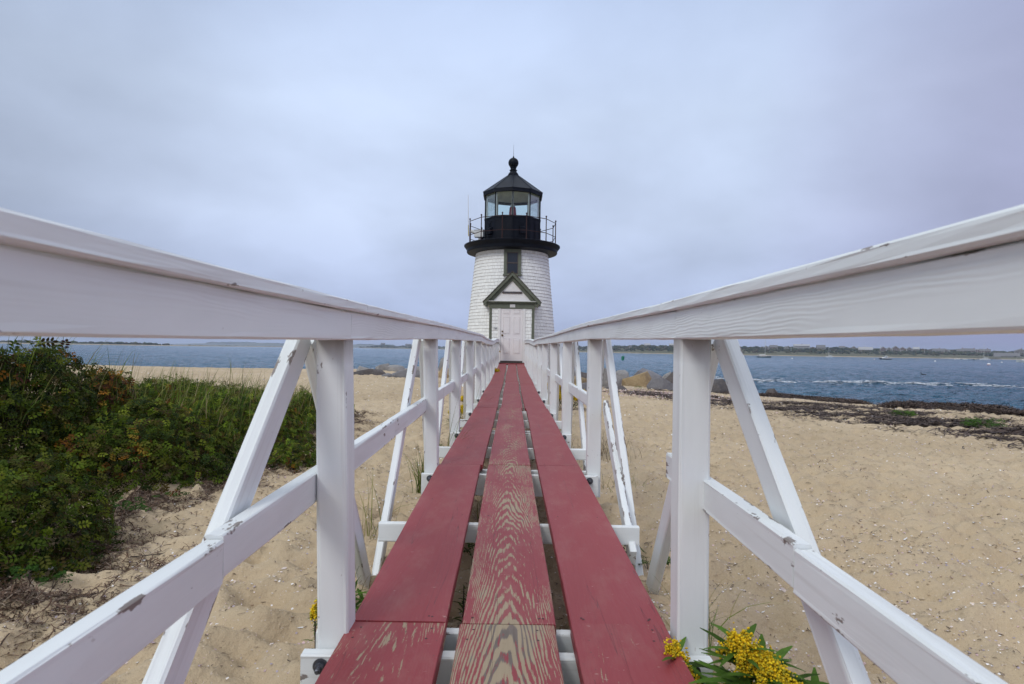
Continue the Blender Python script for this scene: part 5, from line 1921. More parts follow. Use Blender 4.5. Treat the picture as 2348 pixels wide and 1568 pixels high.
def wrack():
    rs = np.random.RandomState(92)
    # 1. litter of dried eelgrass along the foot of the thicket on the left
    n = 95000
    y = rs.uniform(2.1, 12.0, n)
    edge = np.interp(y, [2.2, 2.5, 3.1, 3.9, 4.4, 5, 7, 8.5, 11, 12], [-2.15, -2.1, -2.1, -2.75, -2.45, -2.4, -2.5, -2.55, -3.0, -3.3])
    x = edge + np.abs(rs.randn(n)) * .36 - .30 + .22 * perlin(y * 1.1, y * 0 + 2, 75)
    cl = perlin(x * 2.2, y * 2.2, 76) + .5 * perlin(x * 6, y * 6, 77)
    ok = cl > -.12 + rs.randn(n) * .12 + .25 * np.clip(x - edge - .25, 0, 1)
    x, y = x[ok], y[ok]
    z = ground(x, y) + rs.exponential(.010, len(x))
    strips('dried_eelgrass_litter', x, y, z, rs, np.full(len(x), .038), np.full(len(x), .0045), 'brown dried eelgrass litter along the foot of the rose thicket', 'seaweed litter',
           [(.085, .045, .028), (.052, .030, .022), (.13, .080, .052), (.11, .065, .042), (.26, .20, .15)], .35)
    # 2. dark heaps on the tide line and bands across the sand on the right
    heaps = []
    def mound(pts, w, h, n, name, label, sizes=(.12, .014)):
        pts = np.array(pts); seg = np.r_[0, np.cumsum(np.hypot(*np.diff(pts, axis=0).T))]
        # base body of the heap
        nl, nw = int(seg[-1] / .12) + 2, 9
        s = np.linspace(0, seg[-1], nl)
        cx, cy = np.interp(s, seg, pts[:, 0]), np.interp(s, seg, pts[:, 1])
        dx, dy = np.gradient(cx), np.gradient(cy); L_ = np.hypot(dx, dy); nx, ny = -dy / L_, dx / L_
        v = np.linspace(-1, 1, nw)
        env = np.clip(np.minimum(s, seg[-1] - s) / 1.2, 0, 1) ** .6
        wob = 1 + .35 * perlin(s * .8, s * 0 + 1, 78)
        X = cx[:, None] + nx[:, None] * v[None] * w * (env * wob)[:, None]
        Y = cy[:, None] + ny[:, None] * v[None] * w * (env * wob)[:, None]
        Hh = h * (1 - v[None] ** 2) * env[:, None] * (1 + .5 * perlin(X * 2.5, Y * 2.5, 79))
        Zb = ground(X, Y)
        Z = Zb + Hh - .02
        a = rs.rand(n) * seg[-1]; q = np.clip(rs.randn(n) * .5, -1.25, 1.25)
        e = np.clip(np.minimum(a, seg[-1] - a) / 1.2, 0, 1) ** .6 * (1 + .35 * perlin(a * .8, a * 0 + 1, 78))
        sx = np.interp(a, seg, pts[:, 0]) + np.interp(a, s, nx) * q * w * e
        sy = np.interp(a, seg, pts[:, 1]) + np.interp(a, s, ny) * q * w * e
        sz = ground(sx, sy) + np.clip(h * (1 - q ** 2), 0, 9) * e * (1 + .5 * perlin(sx * 2.5, sy * 2.5, 79)) + rs.exponential(.015, n)
        o = strips(name, sx, sy, sz, rs, np.full(n, sizes[0]), np.full(n, sizes[1]), label, 'seaweed', tilt=.32)
        # join the body into the same mesh
        me = o.data
        bm = bmesh.new(); bm.from_mesh(me)
        lay = bm.verts.layers.float_color.get('Col')
        vs = []
        for i in range(nl):
            for j in range(nw):
                bv = bm.verts.new((X[i, j], Y[i, j], Z[i, j])); bv[lay] = (.035, .024, .02, 1); vs.append(bv)
        for i in range(nl - 1):
            for j in range(nw - 1):
                a_ = i * nw + j
                bm.faces.new((vs[a_], vs[a_ + 1], vs[a_ + nw + 1], vs[a_ + nw]))
        bm.to_mesh(me); bm.free()
    def gp(*l): return [(G(a, b).x, G(a, b).y) for a, b in l]
    mound(gp((1745, 909), (1800, 911), (1880, 918), (1975, 928)), .8, .15, 11000, 'seaweed_heap', 'dark seaweed heap on the tide line nearest the small brown boulder')
    mound(gp((2040, 938), (2100, 937), (2180, 940), (2270, 948), (2320, 955)), .85, .17, 12000, 'seaweed_heap', 'long dark seaweed heap on the tide line in the middle right')
    mound(gp((2335, 957), (2420, 958), (2520, 962)), .8, .15, 5000, 'seaweed_heap', 'dark seaweed heap on the tide line cut by the right frame edge')
    # flat bands: scattered strips over the sand
    def band(poly, wid, n, thr, name, label):
        pts = np.array(gp(*poly)); seg = np.r_[0, np.cumsum(np.hypot(*np.diff(pts, axis=0).T))]
        a = rs.rand(n) * seg[-1]; q = rs.randn(n) * .55
        w = np.interp(a, seg, wid)
        x = np.interp(a, seg, pts[:, 0]); y = np.interp(a, seg, pts[:, 1]) + q * w
        x = x + rs.randn(n) * .8
        cl = perlin(x * .45, y * 1.3, 81) + .6 * perlin(x * 1.6, y * 4, 82) - np.abs(q) * .20
        ok = cl > thr + rs.randn(n) * .10
        x, y = x[ok], y[ok]
        strips(name, x, y, ground(x, y) + rs.exponential(.012, len(x)), rs, np.full(len(x), .20), np.full(len(x), .019), label, 'seaweed', tilt=.12)
    band([(1470, 903), (1560, 912), (1680, 925), (1800, 938), (1920, 949), (2060, 965), (2200, 985), (2420, 1005)], [1.0, 2.6, 5.2, 5.0, 4.6, 4.2, 3.6, 3.2], 80000, .0, 'seaweed_band', 'broad band of dark seaweed strewn over the sand on the right')
    band([(1820, 926), (1920, 936), (2040, 947), (2160, 962), (2300, 985), (2440, 1010)], [1.0, 1.6, 2.2, 2.4, 2.2, 2.0], 34000, .04, 'seaweed_streaks', 'thin seaweed streaks between the heaps and the broad band')
    band([(1500, 896), (1560, 898), (1700, 905)], [.8, 1.2, 1.4], 7000, -.02, 'seaweed_patch', 'dark seaweed at the foot of the bluish boulders')


wrack()

# a feather and a stick in the foreground litter
g = G(112, 1310)
ft = empty('feather', (g.x, g.y, g.z + .012), R(10), 'white feather lying on the sand at the lower left', 'feather')
b = MB()
b.tube((-.055, 0, 0), (.06, 0, .004), .0012, .0006, 5)
b.build('quill', M['shell_c'], ft)
b = MB()
for i in range(34):
    u = i / 33; x = -.03 + .088 * u
    w = .016 * math.sin(math.pi * (u * .85 + .12)) + .003
    for s in (-1, 1):
        b.add([(x, 0, .002), (x + .0032, 0, .002), (x + .014, s * w, .004 + rnd.uniform(-.002, .003)), (x + .012, s * w, .004)], [(0, 1, 2, 3)])
b.build('vane', M['shell_c'], ft)
g = G(350, 1278)
b = MB(); pts = [(-.10, -.03, .01), (-.03, -.02, .014), (.04, .02, .012), (.10, .055, .02)]
for a_, c_ in zip(pts, pts[1:]): b.tube(a_, c_, .0035, .0028, 6)
b.tube((-.03, -.02, .014), (-.06, .01, .02), .002, .001, 5)
o = b.build('stick', M['twig']); o.location = (g.x, g.y, g.z + .003)
props(o, 'thin dark stick lying on the sand left of the long brace', 'stick')

# low weeds sprouting under and beside the boards
for k_, (x_, y_, r_, lb_) in enumerate(((-.66, 6.6, .16, 'green weeds in the shell litter past the third left post'), (.68, 8.6, .16, 'low green weeds beside the fifth right post'),
                                        (-.18, 3.2, .10, 'green weed under the left plank gap before the second joint'), (.19, 6.2, .10, 'green weed in the right plank gap in the distance'),
                                        (.72, 3.1, .12, 'small weed beside the foot of the loose rail board'), (.19, 1.75, .11, 'dark leafy weed under the right gap at the near joint'))):
    sprig(x_, y_, 26, r_, 400 + k_, lb_, .07, group='weeds beside the walkway', colr=(.045, .085, .015))

# ------------------------------------------------------------ the far shore
def far_px(px, d, z=0.0):
    r = ray(px, 800)
    return Vector((r.x / r.y * d, d, z))


def far_land(name, table, prof, kind='structure'):
    """table: rows of (survey px, shore distance, ridge height)"""
    T = np.array(table, float)
    pxs = np.arange(T[0, 0], T[-1, 0] + .1, 2.5)
    d0 = np.interp(pxs, T[:, 0], T[:, 1]); H = np.interp(pxs, T[:, 0], T[:, 2])
    H = H * (1 + .10 * perlin(pxs * .03, pxs * 0, 91))
    rows = []
    for dd, fz, az in prof:
        D = d0 + dd + 4 * perlin(pxs * .05, pxs * 0 + dd, 92)
        X = np.array([far_px(p, 1.0).x for p in pxs]) * D
        Z = H * fz + az + .4 * perlin(pxs * .11, pxs * 0 + dd * .1, 93) * (fz > 0)
        rows.append(np.stack([X, D, Z], -1))
    V = np.stack(rows, 0)
    o = mesh_from(name, V.reshape(-1, 3), grid_faces(len(prof), len(pxs)), M['farland'], smooth=True)
    props(o, kind=kind)

    def height(px, dd):
        h = np.interp(px, T[:, 0], T[:, 2])
        p = np.array(prof)
        return float(np.interp(dd, p[:, 0], p[:, 1]) * h + np.interp(dd, p[:, 0], p[:, 2]))
    def dist(px): return float(np.interp(px, T[:, 0], T[:, 1]))
    return height, dist


def farland_mat():
    m, N, L, B = nmat('far_shore_ground')
    g = N.new('ShaderNodeNewGeometry').outputs['Position']
    sp = N.new('ShaderNodeSeparateXYZ'); L.new(g, sp.inputs[0])
    n = noise(N, L, g, .05, 5, .6)
    n2 = noise(N, L, g, .4, 4, .6)
    veg = mix(N, L, n, (.060, .070, .035), (.12, .10, .055))
    veg = mix(N, L, rng(N, L, n2, .5, .7), veg, (.10, .12, .04))
    h = math_(N, L, 'ADD', sp.outputs['Z'], math_(N, L, 'MULTIPLY', math_(N, L, 'SUBTRACT', n, .5), 2.0))
    L.new(mix(N, L, rng(N, L, h, .55, 1.1), (.42, .33, .22), veg), B.inputs['Base Color'])
    B.inputs['Roughness'].default_value = .95
    return m


M['farland'] = farland_mat()
PROF = [(-4, 0, -.8), (0, 0, .05), (8, 0, 1.3), (18, .18, 1.6), (38, .45, 1.5), (70, .85, 1), (120, 1, 0), (200, 1.05, 0), (320, .9, 0), (500, .3, 0)]
hR, dR = far_land('far_shore', [(1100, 2300, 8), (1200, 2100, 8), (1330, 1300, 8.5), (1480, 960, 9.5), (1620, 940, 10), (1800, 935, 10.5), (2000, 930, 10.5),
                                (2150, 915, 10), (2300, 900, 8), (2400, 880, 8), (2700, 820, 8), (3000, 760, 8)], PROF)
hM, dM = far_land('far_point', [(822, 2350, .4), (840, 2330, 2.5), (858, 2320, 7), (875, 2300, 10.5), (893, 2300, 8), (908, 2300, 5.5), (925, 2300, 9), (940, 2300, 10), (965, 2300, 7.5),
                                (1000, 2300, 7.5), (1060, 2300, 8), (1150, 2300, 7)], PROF)
hL, dL = far_land('sand_spit', [(-900, 760, 1.6), (-300, 880, 1.8), (50, 930, 1.8), (250, 950, 1.6), (390, 980, 1.2), (480, 1150, 1.3), (600, 1500, 1.4), (700, 1900, 1.6), (790, 2250, 1.3), (815, 2350, .2)],
                  [(-4, 0, -.8), (0, 0, .05), (12, .45, .2), (26, .7, .2), (45, 1, .3), (90, 1, 0), (160, .3, 0), (200, 0, -1)])
far_land('distant_hills', [(380, 5200, 5), (450, 5200, 14), (520, 5200, 22), (580, 5200, 30), (640, 5200, 26), (720, 5200, 24), (840, 5200, 27), (900, 5200, 20), (1000, 5200, 14), (1200, 5200, 10), (1500, 5200, 8)], PROF)


def ico(sub=1):
    bm = bmesh.new(); bmesh.ops.create_icosphere(bm, subdivisions=sub, radius=1)
    V = np.array([v.co[:] for v in bm.verts]); F = np.array([[v.index for v in f.verts] for f in bm.faces])
    bm.free(); return V, F


IV, IF = ico(2)


def woods(name, spots, label, pal):
    """spots: rows of x, y, z, radius, height - crowns that run together at this distance"""
    rs = np.random.RandomState(len(spots))
    S = np.array(spots)
    n = len(S)
    nv = len(IV)
    bumpy = 1 + rs.randn(n, nv) * .16
    V = IV[None] * bumpy[..., None]
    V = V * np.stack([S[:, 3], S[:, 3], S[:, 4] * .55], 1)[:, None, :]
    V = V + S[:, None, :3] + np.array([0, 0, 1])[None, None] * (S[:, 4] * .45)[:, None, None]
    F = (IF[None] + (np.arange(n) * nv)[:, None, None]).reshape(-1, 3)
    pal = np.array(pal)
    c = pal[rs.randint(0, len(pal), n)] * rs.uniform(.7, 1.3, (n, 1))
    c = np.repeat(c, nv, 0) * rs.uniform(.7, 1.25, (n * nv, 1))
    o = mesh_from(name, V.reshape(-1, 3), F, M['farleaf'], cols=c)
    props(o, kind='stuff', label=label, cat='woods')


FG = [(.020, .036, .020), (.028, .045, .022), (.035, .048, .020), (.050, .055, .025), (.024, .032, .022), (.060, .045, .028), (.070, .065, .030)]
spots = []
rw = random.Random(8)
for k in range(3300):
    px = rw.uniform(1110, 2750)
    dd = rw.choice((rw.uniform(22, 60), rw.uniform(40, 100), rw.uniform(110, 230)))
    low = dd < 34
    # leave gaps on the bluff for grass banks and lawns
    if dd < 100 and float(perlin(np.array([px * .012]), np.array([dd * .03]), 95)[0]) > .26: continue
    d = dR(px) + dd
    h = rw.uniform(1.4, 2.6) if low else rw.uniform(2.2, 3.9)
    if dd > 110: h = rw.uniform(3.5, 6.8) * (1 + .3 * float(perlin(np.array([px * .04]), np.array([1.]), 96)[0]))
    p = far_px(px, d, hR(px, dd) - .4)
    spots.append((p.x, p.y, p.z, h * rw.uniform(.55, .95), h))
woods('shore_woods', spots, 'dark green scrub and trees along the far shore behind the boats', FG)
spots = []
for k in range(420):
    px = rw.uniform(826, 1140); dd = rw.uniform(15, 200)
    if px < 850 and rw.random() < .6: continue
    h = rw.uniform(2.5, 5.5)
    p = far_px(px, dM(px) + dd, hM(px, dd) - .4); spots.append((p.x, p.y, p.z, h * 1.1, h))
woods('point_woods', spots, 'dark wooded point far across the water on the left of the lighthouse', FG)
spots = []
for k in range(330):
    px = rw.choice((rw.gauss(150, 60), rw.gauss(270, 45), rw.uniform(-300, 400), rw.uniform(300, 780)))
    if px > 800 or px < -500: continue
    dd = rw.uniform(30, 110)
    h = rw.uniform(1.6, 4.2) if px < 385 and rw.random() < .6 else rw.uniform(.7, 1.3)
    p = far_px(px, dL(px) + dd, hL(px, dd) - .2); spots.append((p.x, p.y, p.z, h * rw.uniform(.8, 1.6), h))
woods('spit_scrub', spots, 'low dark trees and dune scrub on the sand spit across the water at left', FG)
spots = []
for k in range(160):
    px = rw.uniform(480, 900); p = far_px(px, 5320 + rw.uniform(-40, 80), 14 + 10 * float(perlin(np.array([px * .02]), np.array([0.]), 97)[0]))
    h = rw.uniform(9, 20); spots.append((p.x, p.y, p.z, h * 2.2, h))
woods('distant_woods', spots, 'faint blue wooded hills on the horizon left of the walkway', FG)


def house(px, yb, wpx, d, label, wall='greycedar', roof='greyroof', gable=True, wh=5.2, rh=3.0, chim=(), white=False, cols=4, rows=2, porch=False, dep=8.0):
    base = at(px, yb, d)
    W = wpx * d / 1369
    r = empty('house', tuple(base), -math.atan2(base.x, base.y) * .8 + rw.uniform(-.06, .06), label, 'house', 'houses across the harbour')
    hw = W / 2
    b = MB()
    b.box(-hw, hw, 0, dep, -4, wh)
    if gable:
        b.prism([(-hw, wh), (hw, wh), (0, wh + rh)], 0, dep)
    else:
        b.add([(-hw, 0, wh), (-hw, dep, wh), (-hw, dep / 2, wh + rh), (hw, 0, wh), (hw, dep, wh), (hw, dep / 2, wh + rh)], [(0, 1, 2), (3, 5, 4)])
    b.build('wall', M['farwhite'] if white else M[wall], r)
    f = MB(); o_ = .45
    if gable:
        for s in (-1, 1):
            sl = rh / hw
            f.prism([(s * (hw + o_), wh - sl * o_), (s * (hw + o_), wh - sl * o_ + .25), (0, wh + rh + .25), (0, wh + rh)][::s], -o_, dep + o_)
    else:
        sl = rh / (dep / 2)
        for s in (0, 1):
            y0 = -o_ if s == 0 else dep + o_
            z0 = wh - sl * o_
            f.add([(-hw - o_, y0, z0), (hw + o_, y0, z0), (hw + o_, dep / 2, wh + rh), (-hw - o_, dep / 2, wh + rh),
                   (-hw - o_, y0, z0 + .25), (hw + o_, y0, z0 + .25), (hw + o_, dep / 2, wh + rh + .25), (-hw - o_, dep / 2, wh + rh + .25)],
                  [(0, 3, 2, 1), (4, 5, 6, 7), (0, 1, 5, 4), (1, 2, 6, 5), (3, 0, 4, 7)])
    ro = f.build('roof', M[roof], r)
    for cx_, cm in chim:
        c = MB(); c.box(cx_ * hw - .45, cx_ * hw + .45, dep / 2 - .45, dep / 2 + .45, wh + rh * .2, wh + rh + 1.3); c.box(cx_ * hw - .55, cx_ * hw + .55, dep / 2 - .55, dep / 2 + .55, wh + rh + 1.3, wh + rh + 1.5)
        c.build('chimney', M[cm], ro)
    t = MB()
    if gable:
        sl = rh / hw; ln = 1
        for s in (-1, 1):
            t.prism([(s * hw, wh - .1), (s * (hw + .3), wh - sl * .3 - .1), (0, wh + rh - .1), (0, wh + rh - .45), (s * hw, wh - .5)][::s], -.42, -.30)
    else:
        t.box(-hw - .1, hw + .1, -.22, -.02, wh - .45, wh - .1)
    for s in (-1, 1): t.box(s * hw - .14, s * hw + .14, -.06, .0, -1, wh)
    t.build('trim', M['farwhite'], r)
    for i in range(cols):
        for j in range(rows):
            x = -hw + W * (i + .5) / cols; z = .9 + j * 2.5
            if z + 1.4 > wh: continue
            w = MB(); w.box(x - .62, x + .62, -.07, .0, z - .12, z + 1.55); wo = w.build('window', M['farwhite'], r)
            p = MB(); p.box(x - .46, x + .46, -.10, -.071, z, z + 1.42); p.build('pane', M['pane'], wo)
    if porch:
        p = MB()
        p.box(-hw, hw, -2.6, -.25, 2.75, 3.0); p.box(-hw, hw, -2.6, -.25, .0, .2)
        for i in range(cols + 2):
            x = -hw + .2 + (W - .4) * i / (cols + 1)
            p.box(x - .15, x + .15, -2.5, -2.2, .2, 2.75)
        p.box(-hw, hw, -2.5, -2.42, 1.0, 1.1)
        p.build('porch', M['farwhite'], r)
    return r


house(1803, 801.6, 8.5, 1010, 'tiny gabled cottage left of the long white porch house', rh=2.2, wh=3.0, cols=2, rows=1)
house(1837.5, 800.6, 33, 1030, 'long pale two storey house with a full white porch above the bluff', gable=False, wh=6, rh=2.4, chim=((.05, 'brick'),), cols=9, porch=True, roof='lightroof', dep=9)
house(1882, 801, 17.5, 1030, 'grey roofed house right of the long porch house', gable=False, wh=3.2, rh=4.4, cols=4, rows=1, roof='greyroof')
house(1930, 800.5, 12, 1150, 'low grey roof just showing on the skyline past the trees', gable=False, wh=3, rh=3, cols=3, rows=1)
house(1957, 800.5, 9, 1150, 'small grey skyline house left of the pale roofed house', gable=True, wh=3.2, rh=2.6, cols=2, rows=1)
house(1984, 804.4, 28, 1000, 'long low house with a wide pale roof among dark trees', gable=False, wh=2.2, rh=4.2, cols=5, rows=1, roof='lightroof', wall='greycedar', chim=((-.1, 'farwhite'),))
house(2024.5, 805.5, 12.6, 1000, 'gabled house with a tall white chimney, first of the row of gables', wh=4.2, rh=3.6, chim=((-.8, 'farwhite'),), cols=3, wall='redcedar')
house(2038, 806, 13, 1002, 'gabled house second in the row of gables, with a white porch', wh=4.2, rh=2.8, cols=3, porch=True)
house(2053, 806.2, 17, 1000, 'tallest brown gabled house in the middle of the row of gables', wh=4.8, rh=4.6, cols=4, wall='redcedar')
house(2069, 806.6, 15, 1000, 'gabled house fourth in the row with white columns below', wh=4.4, rh=3.8, cols=4, porch=True, wall='redcedar')
house(2085, 806.4, 13, 1000, 'grey gabled house at the right end of the row of gables', wh=4.2, rh=3.4, cols=3)
house(2100, 804.8, 12, 1030, 'plain grey house between the row of gables and the trees', gable=False, wh=3.6, rh=3.2, cols=3, rows=1, roof='lightroof')
house(2133, 812, 13, 985, 'low grey wing left of the big white porch house', gable=False, wh=2.8, rh=2.6, cols=3, rows=1)
house(2151, 812.4, 22.6, 985, 'big two storey house with white arched porch and a brick chimney', gable=False, wh=6.4, rh=3.0, cols=6, porch=True, chim=((.15, 'brick'),))
house(2169, 811, 13, 990, 'pale gabled wing right of the big white porch house', gable=True, wh=5, rh=2.6, cols=3, porch=True)
house(2201, 809.5, 13, 1010, 'brown house behind trees left of the long brown house', gable=False, wh=3.4, rh=3.6, cols=3, rows=1, wall='redcedar')
house(2220, 809.6, 24.6, 1010, 'long brown house with a brick chimney at each end', gable=False, wh=4.2, rh=3.6, cols=6, rows=1, wall='redcedar', chim=((-.85, 'brick'), (.85, 'brick')))
house(2240, 809.5, 14, 1015, 'brown house with two small gables between the long brown houses', gable=True, wh=4.0, rh=2.8, cols=3, rows=1, wall='redcedar')
house(2258, 810.5, 20, 1010, 'brown house behind the mast of the moored sailboat', gable=False, wh=4.4, rh=3.2, cols=5, rows=1, wall='redcedar', chim=((.5, 'brick'),))
house(2308, 820.5, 46, 925, 'wide low cedar boathouse beside the dock', gable=False, wh=3.0, rh=4.6, cols=8, rows=1, roof='greyroof', dep=12)
house(2286, 820.8, 13, 925, 'small shed at the left end of the cedar boathouse', gable=False, wh=2.4, rh=2.2, cols=2, rows=1)
house(2340, 811, 22, 980, 'grey gabled house above the boathouse at the right frame edge', gable=True, wh=4.6, rh=3.4, cols=4, chim=((.2, 'brick'),))
house(1484, 796.6, 13, 1120, 'faint large house on the wooded skyline behind the green buoy', gable=False, wh=4.5, rh=3, cols=5, rows=1, roof='lightroof')
house(1541, 796.4, 14, 1120, 'faint hilltop house just left of the near right post', gable=False, wh=4.5, rh=2.6, cols=5, rows=1, roof='lightroof')
house(1446, 800, 9, 1100, 'small pale house low on the wooded skyline left of the buoy', gable=True, wh=3.2, rh=2.6, cols=2, rows=1)
house(1756, 802, 12, 1040, 'grey house behind the mast of the dark green sailboat', gable=True, wh=4, rh=3.2, cols=3, rows=1)
house(1773, 801, 16, 1040, 'brown gabled house right of the dark green sailboat mast', gable=False, wh=4, rh=3.4, cols=4, rows=1, wall='redcedar')
house(878, 791.8, 9, 2420, 'faint large house on top of the wooded point', gable=False, wh=6, rh=4, cols=4, rows=1)
house(936, 793.5, 14, 2420, 'long faint house on the wooded point beside the second left post', gable=False, wh=6, rh=3, cols=5, rows=1)
house(1384, 806.5, 8, 1180, 'small white waterside shed seen beside the second right post', gable=False, wh=2.6, rh=2, cols=2, rows=1, white=True, roof='lightroof')

# flagpoles
for px, yb, h, lb in ((2119, 812.5, 17, 'white flagpole on the lawn left of the big porch house'), (2240.5, 810, 12, 'white flagpole left of the sailboat mast by the dock'),
                      (2293.5, 820, 14, 'white flagpole beside the boathouse shed'), (1813, 801.5, 9, 'white flagpole beside the tiny cottage')):
    p = at(px, yb, 960)
    f = empty('flagpole', tuple(p), 0, lb, 'flagpole', 'flagpoles across the harbour')
    b = MB(); b.tube((0, 0, -2), (0, 0, h * .7), .16, .10, 8); b.build('pole', M['farwhite'], f)
    b = MB(); b.lathe([(0, h * .7), (.22, h * .7 + .2), (0, h * .7 + .4)], 0, 0, 8, cap=False); b.tube((-1, 0, h * .5), (1, 0, h * .5), .07, n=6); b.build('finial', M['farwhite'], f)

# beach stairs up the bluff
p0 = at(1829, 819.5, 938); p1 = at(1837, 806, 985)
st = empty('beach_stairs', tuple(p0), 0, 'wooden stairs climbing the bluff below the long porch house', 'stairs')
b = MB()
q = p1 - p0
for s in (-.9, .9):
    b.tube(Vector((s, 0, 0)), q + Vector((s, 0, 0)), .16, n=6)
    b.tube(Vector((s, 0, 1.1)), q + Vector((s, 0, 1.1)), .10, n=6)
    for i in range(8): b.tube(q * (i / 7) + Vector((s, 0, -.8)), q * (i / 7) + Vector((s, 0, 1.1)), .09, n=6)
b.build('stringers', M['greycedar'], st)
b = MB()
for i in range(30):
    c = q * (i / 29); b.box(c.x - .9, c.x + .9, c.y - .2, c.y + .5, c.z, c.z + .08)
b.build('treads', M['greycedar'], st)

# small white car parked on the bluff
p = at(2106, 814.4, 960)
cr = empty('parked_car', tuple(p), R(8), 'small white car parked on the bluff left of the flagpole', 'car')
b = MB(); b.prism([(-2.2, .35), (2.2, .35), (2.25, .85), (1.3, 1.0), (.7, 1.45), (-1.1, 1.5), (-1.9, 1.05), (-2.25, .9)], -.85, .85); b.build('body', M['boatwhite'], cr, bevel=.08)
b = MB(); b.prism([(1.15, 1.0), (.65, 1.38), (-1.05, 1.42), (-1.65, 1.05)], -.87, .87); b.build('window', M['pane'], cr)
for x in (-1.4, 1.4):
    b = MB(); b.tube((x, -.88, .35), (x, .88, .35), .35, n=14); b.build('wheel', M['hull_black'], cr)


# ------------------------------------------------------------ boats
def hull(name, L_, B_, H_, mat, parent, sheer=.18, x0=0, trans=.65):
    """pointed bow at +x, transom at -x; waterline at z = 0"""
    n = 14; V = []; F = []
    for i in range(n + 1):
        u = i / n
        x = -L_ / 2 + L_ * u
        w = B_ / 2 * (trans + (1 - trans) * math.sin(min(1, u / .45) * math.pi / 2)) * (1 if u < .45 else max(.015, math.cos((u - .45) / .55 * math.pi / 2) ** .7))
        top = H_ * (1 + sheer * 2 * max(0, u - .35) ** 1.5)
        rake = .35 * H_ * u ** 3
        V += [(x, 0, -.35), (x + rake * .3, -w * .72, -.1), (x + rake * .6, -w * .92, top * .45), (x + rake, -w, top), (x + rake, w, top), (x + rake * .6, w * .92, top * .45), (x + rake * .3, w * .72, -.1)]
    for i in range(n):
        a = i * 7; c = a + 7
        for k in range(7):
            F.append((a + k, c + k, c + (k + 1) % 7, a + (k + 1) % 7))
    F.append(tuple(range(6, -1, -1))); F.append(tuple(range(n * 7, n * 7 + 7)))
    return mesh_from(name, V, F, mat, parent=parent)


def sailboat(px, yb, L_, mat, mh, label, head=180, boomside=1, band=False):
    d = None
    r_ = ray(px, yb); d = (-CAMZ) / r_.z * r_.y
    p = at(px, yb, d)
    r = empty('sailboat', (p.x, p.y, .02), R(head), label, 'sailboat', 'boats moored in the harbour')
    H_ = L_ * .085
    hull('hull', L_, L_ * .28, H_, M[mat], r, .25)
    b = MB()
    b.box(-L_ * .30, L_ * .18, -L_ * .085, L_ * .085, H_ * .98, H_ * 1.5); b.box(-L_ * .44, L_ * .42, -L_ * .11, L_ * .11, H_ * .98, H_ * 1.05)
    ca = b.build('cabin', M['boatwhite'], r, bevel=.08)
    b = MB()
    for i in range(3): b.box(-L_ * .16 + i * L_ * .1, -L_ * .10 + i * L_ * .1, -L_ * .087, -L_ * .0855, H_ * 1.15, H_ * 1.35)
    b.build('porthole', M['pane'], ca)
    b = MB(); mx = L_ * .08
    b.tube((mx, 0, H_), (mx, 0, H_ + mh), .10, .06, 8)
    for q in (.45, .75): b.tube((mx, -.8, H_ + mh * q), (mx, .8, H_ + mh * q), .03, n=5)
    m = b.build('mast', M['mast'], r)
    b = MB()
    b.tube((L_ * .52, 0, H_ * 1.3), (mx, 0, H_ + mh * .97), .022, n=4); b.tube((-L_ * .49, 0, H_ * 1.1), (mx, 0, H_ + mh * .99), .02, n=4)
    for s in (-1, 1): b.tube((mx, s * L_ * .13, H_), (mx, s * .5, H_ + mh * .75), .018, n=4)
    b.build('rigging', M['mast'], r)
    b = MB(); b.tube((mx, 0, H_ + 1.15), (-L_ * .38, 0, H_ + 1.0), .07, n=8); bo = b.build('boom', M['mast'], r)
    b = MB()
    for i in range(9):
        u = i / 9; b.tube((mx - u * L_ * .44, 0, H_ + 1.35 - u * .1), (mx - (u + .112) * L_ * .44, 0, H_ + 1.33 - (u + .1) * .1), .22 - .012 * i, .21 - .012 * i, 8)
    b.build('furled_sail', M['boatwhite'], bo)
    return r


sailboat(1751, 819.6, 9.8, 'hull_green', 13.5, 'dark green sailboat moored right of the near right post', 2)
sailboat(1901, 818.9, 8.6, 'boatwhite', 10.5, 'small white sailboat far off in front of the green shore bank', 184)
sailboat(2257, 825.3, 10.8, 'boatwhite', 15.5, 'white sailboat with a tall mast in front of the dock pilings', 186)
r = sailboat(2352, 830.3, 11.5, 'greyplastic', 13, 'pale grey sailboat cut off by the right frame edge', 176)

r_ = ray(2029, 824.2); d = (-CAMZ) / r_.z * r_.y; p = at(2029, 824.2, d)
mb_ = empty('motorboat', (p.x, p.y, .02), R(181), 'motorboat with black hull and white wheelhouse moored near the far shore', 'motorboat', 'boats moored in the harbour')
hull('hull', 8.0, 2.7, .75, M['hull_black'], mb_, .45)
b = MB(); b.box(-3.6, 2.6, -1.1, 1.1, .72, .9); b.prism([(-.9, .9), (2.4, .9), (1.5, 1.5), (.9, 1.55), (.6, 2.2), (-1.6, 2.25), (-1.7, 2.1), (-.9, 2.05)], -.95, .95)
wh_ = b.build('wheelhouse', M['boatwhite'], mb_, bevel=.05)
b = MB(); b.box(-.7, .45, -.97, .97, 1.5, 1.95); b.prism([(.95, 1.6), (.88, 1.65), (.66, 2.05), (.72, 2.0)], -.8, .8); b.build('window', M['pane'], wh_)
b = MB(); b.tube((-.6, 0, 2.25), (-.6, 0, 2.8), .04, n=6); b.box(-.9, -.3, -.35, .35, 2.6, 2.72); b.tube((.2, .3, 2.2), (.1, .3, 3.0), .02, n=5); b.build('radar_mast', M['boatwhite'], mb_)
b = MB()
for i in range(6): b.tube((1.2 + i * .45, -.95 + i * .13, .85 + i * .04), (1.2 + i * .45, -.95 + i * .13, 1.35 + i * .04), .018, n=4)
b.tube((1.2, -.95, 1.35), (3.45, -.3, 1.55), .02, n=4); b.build('bow_rail', M['mast'], mb_)

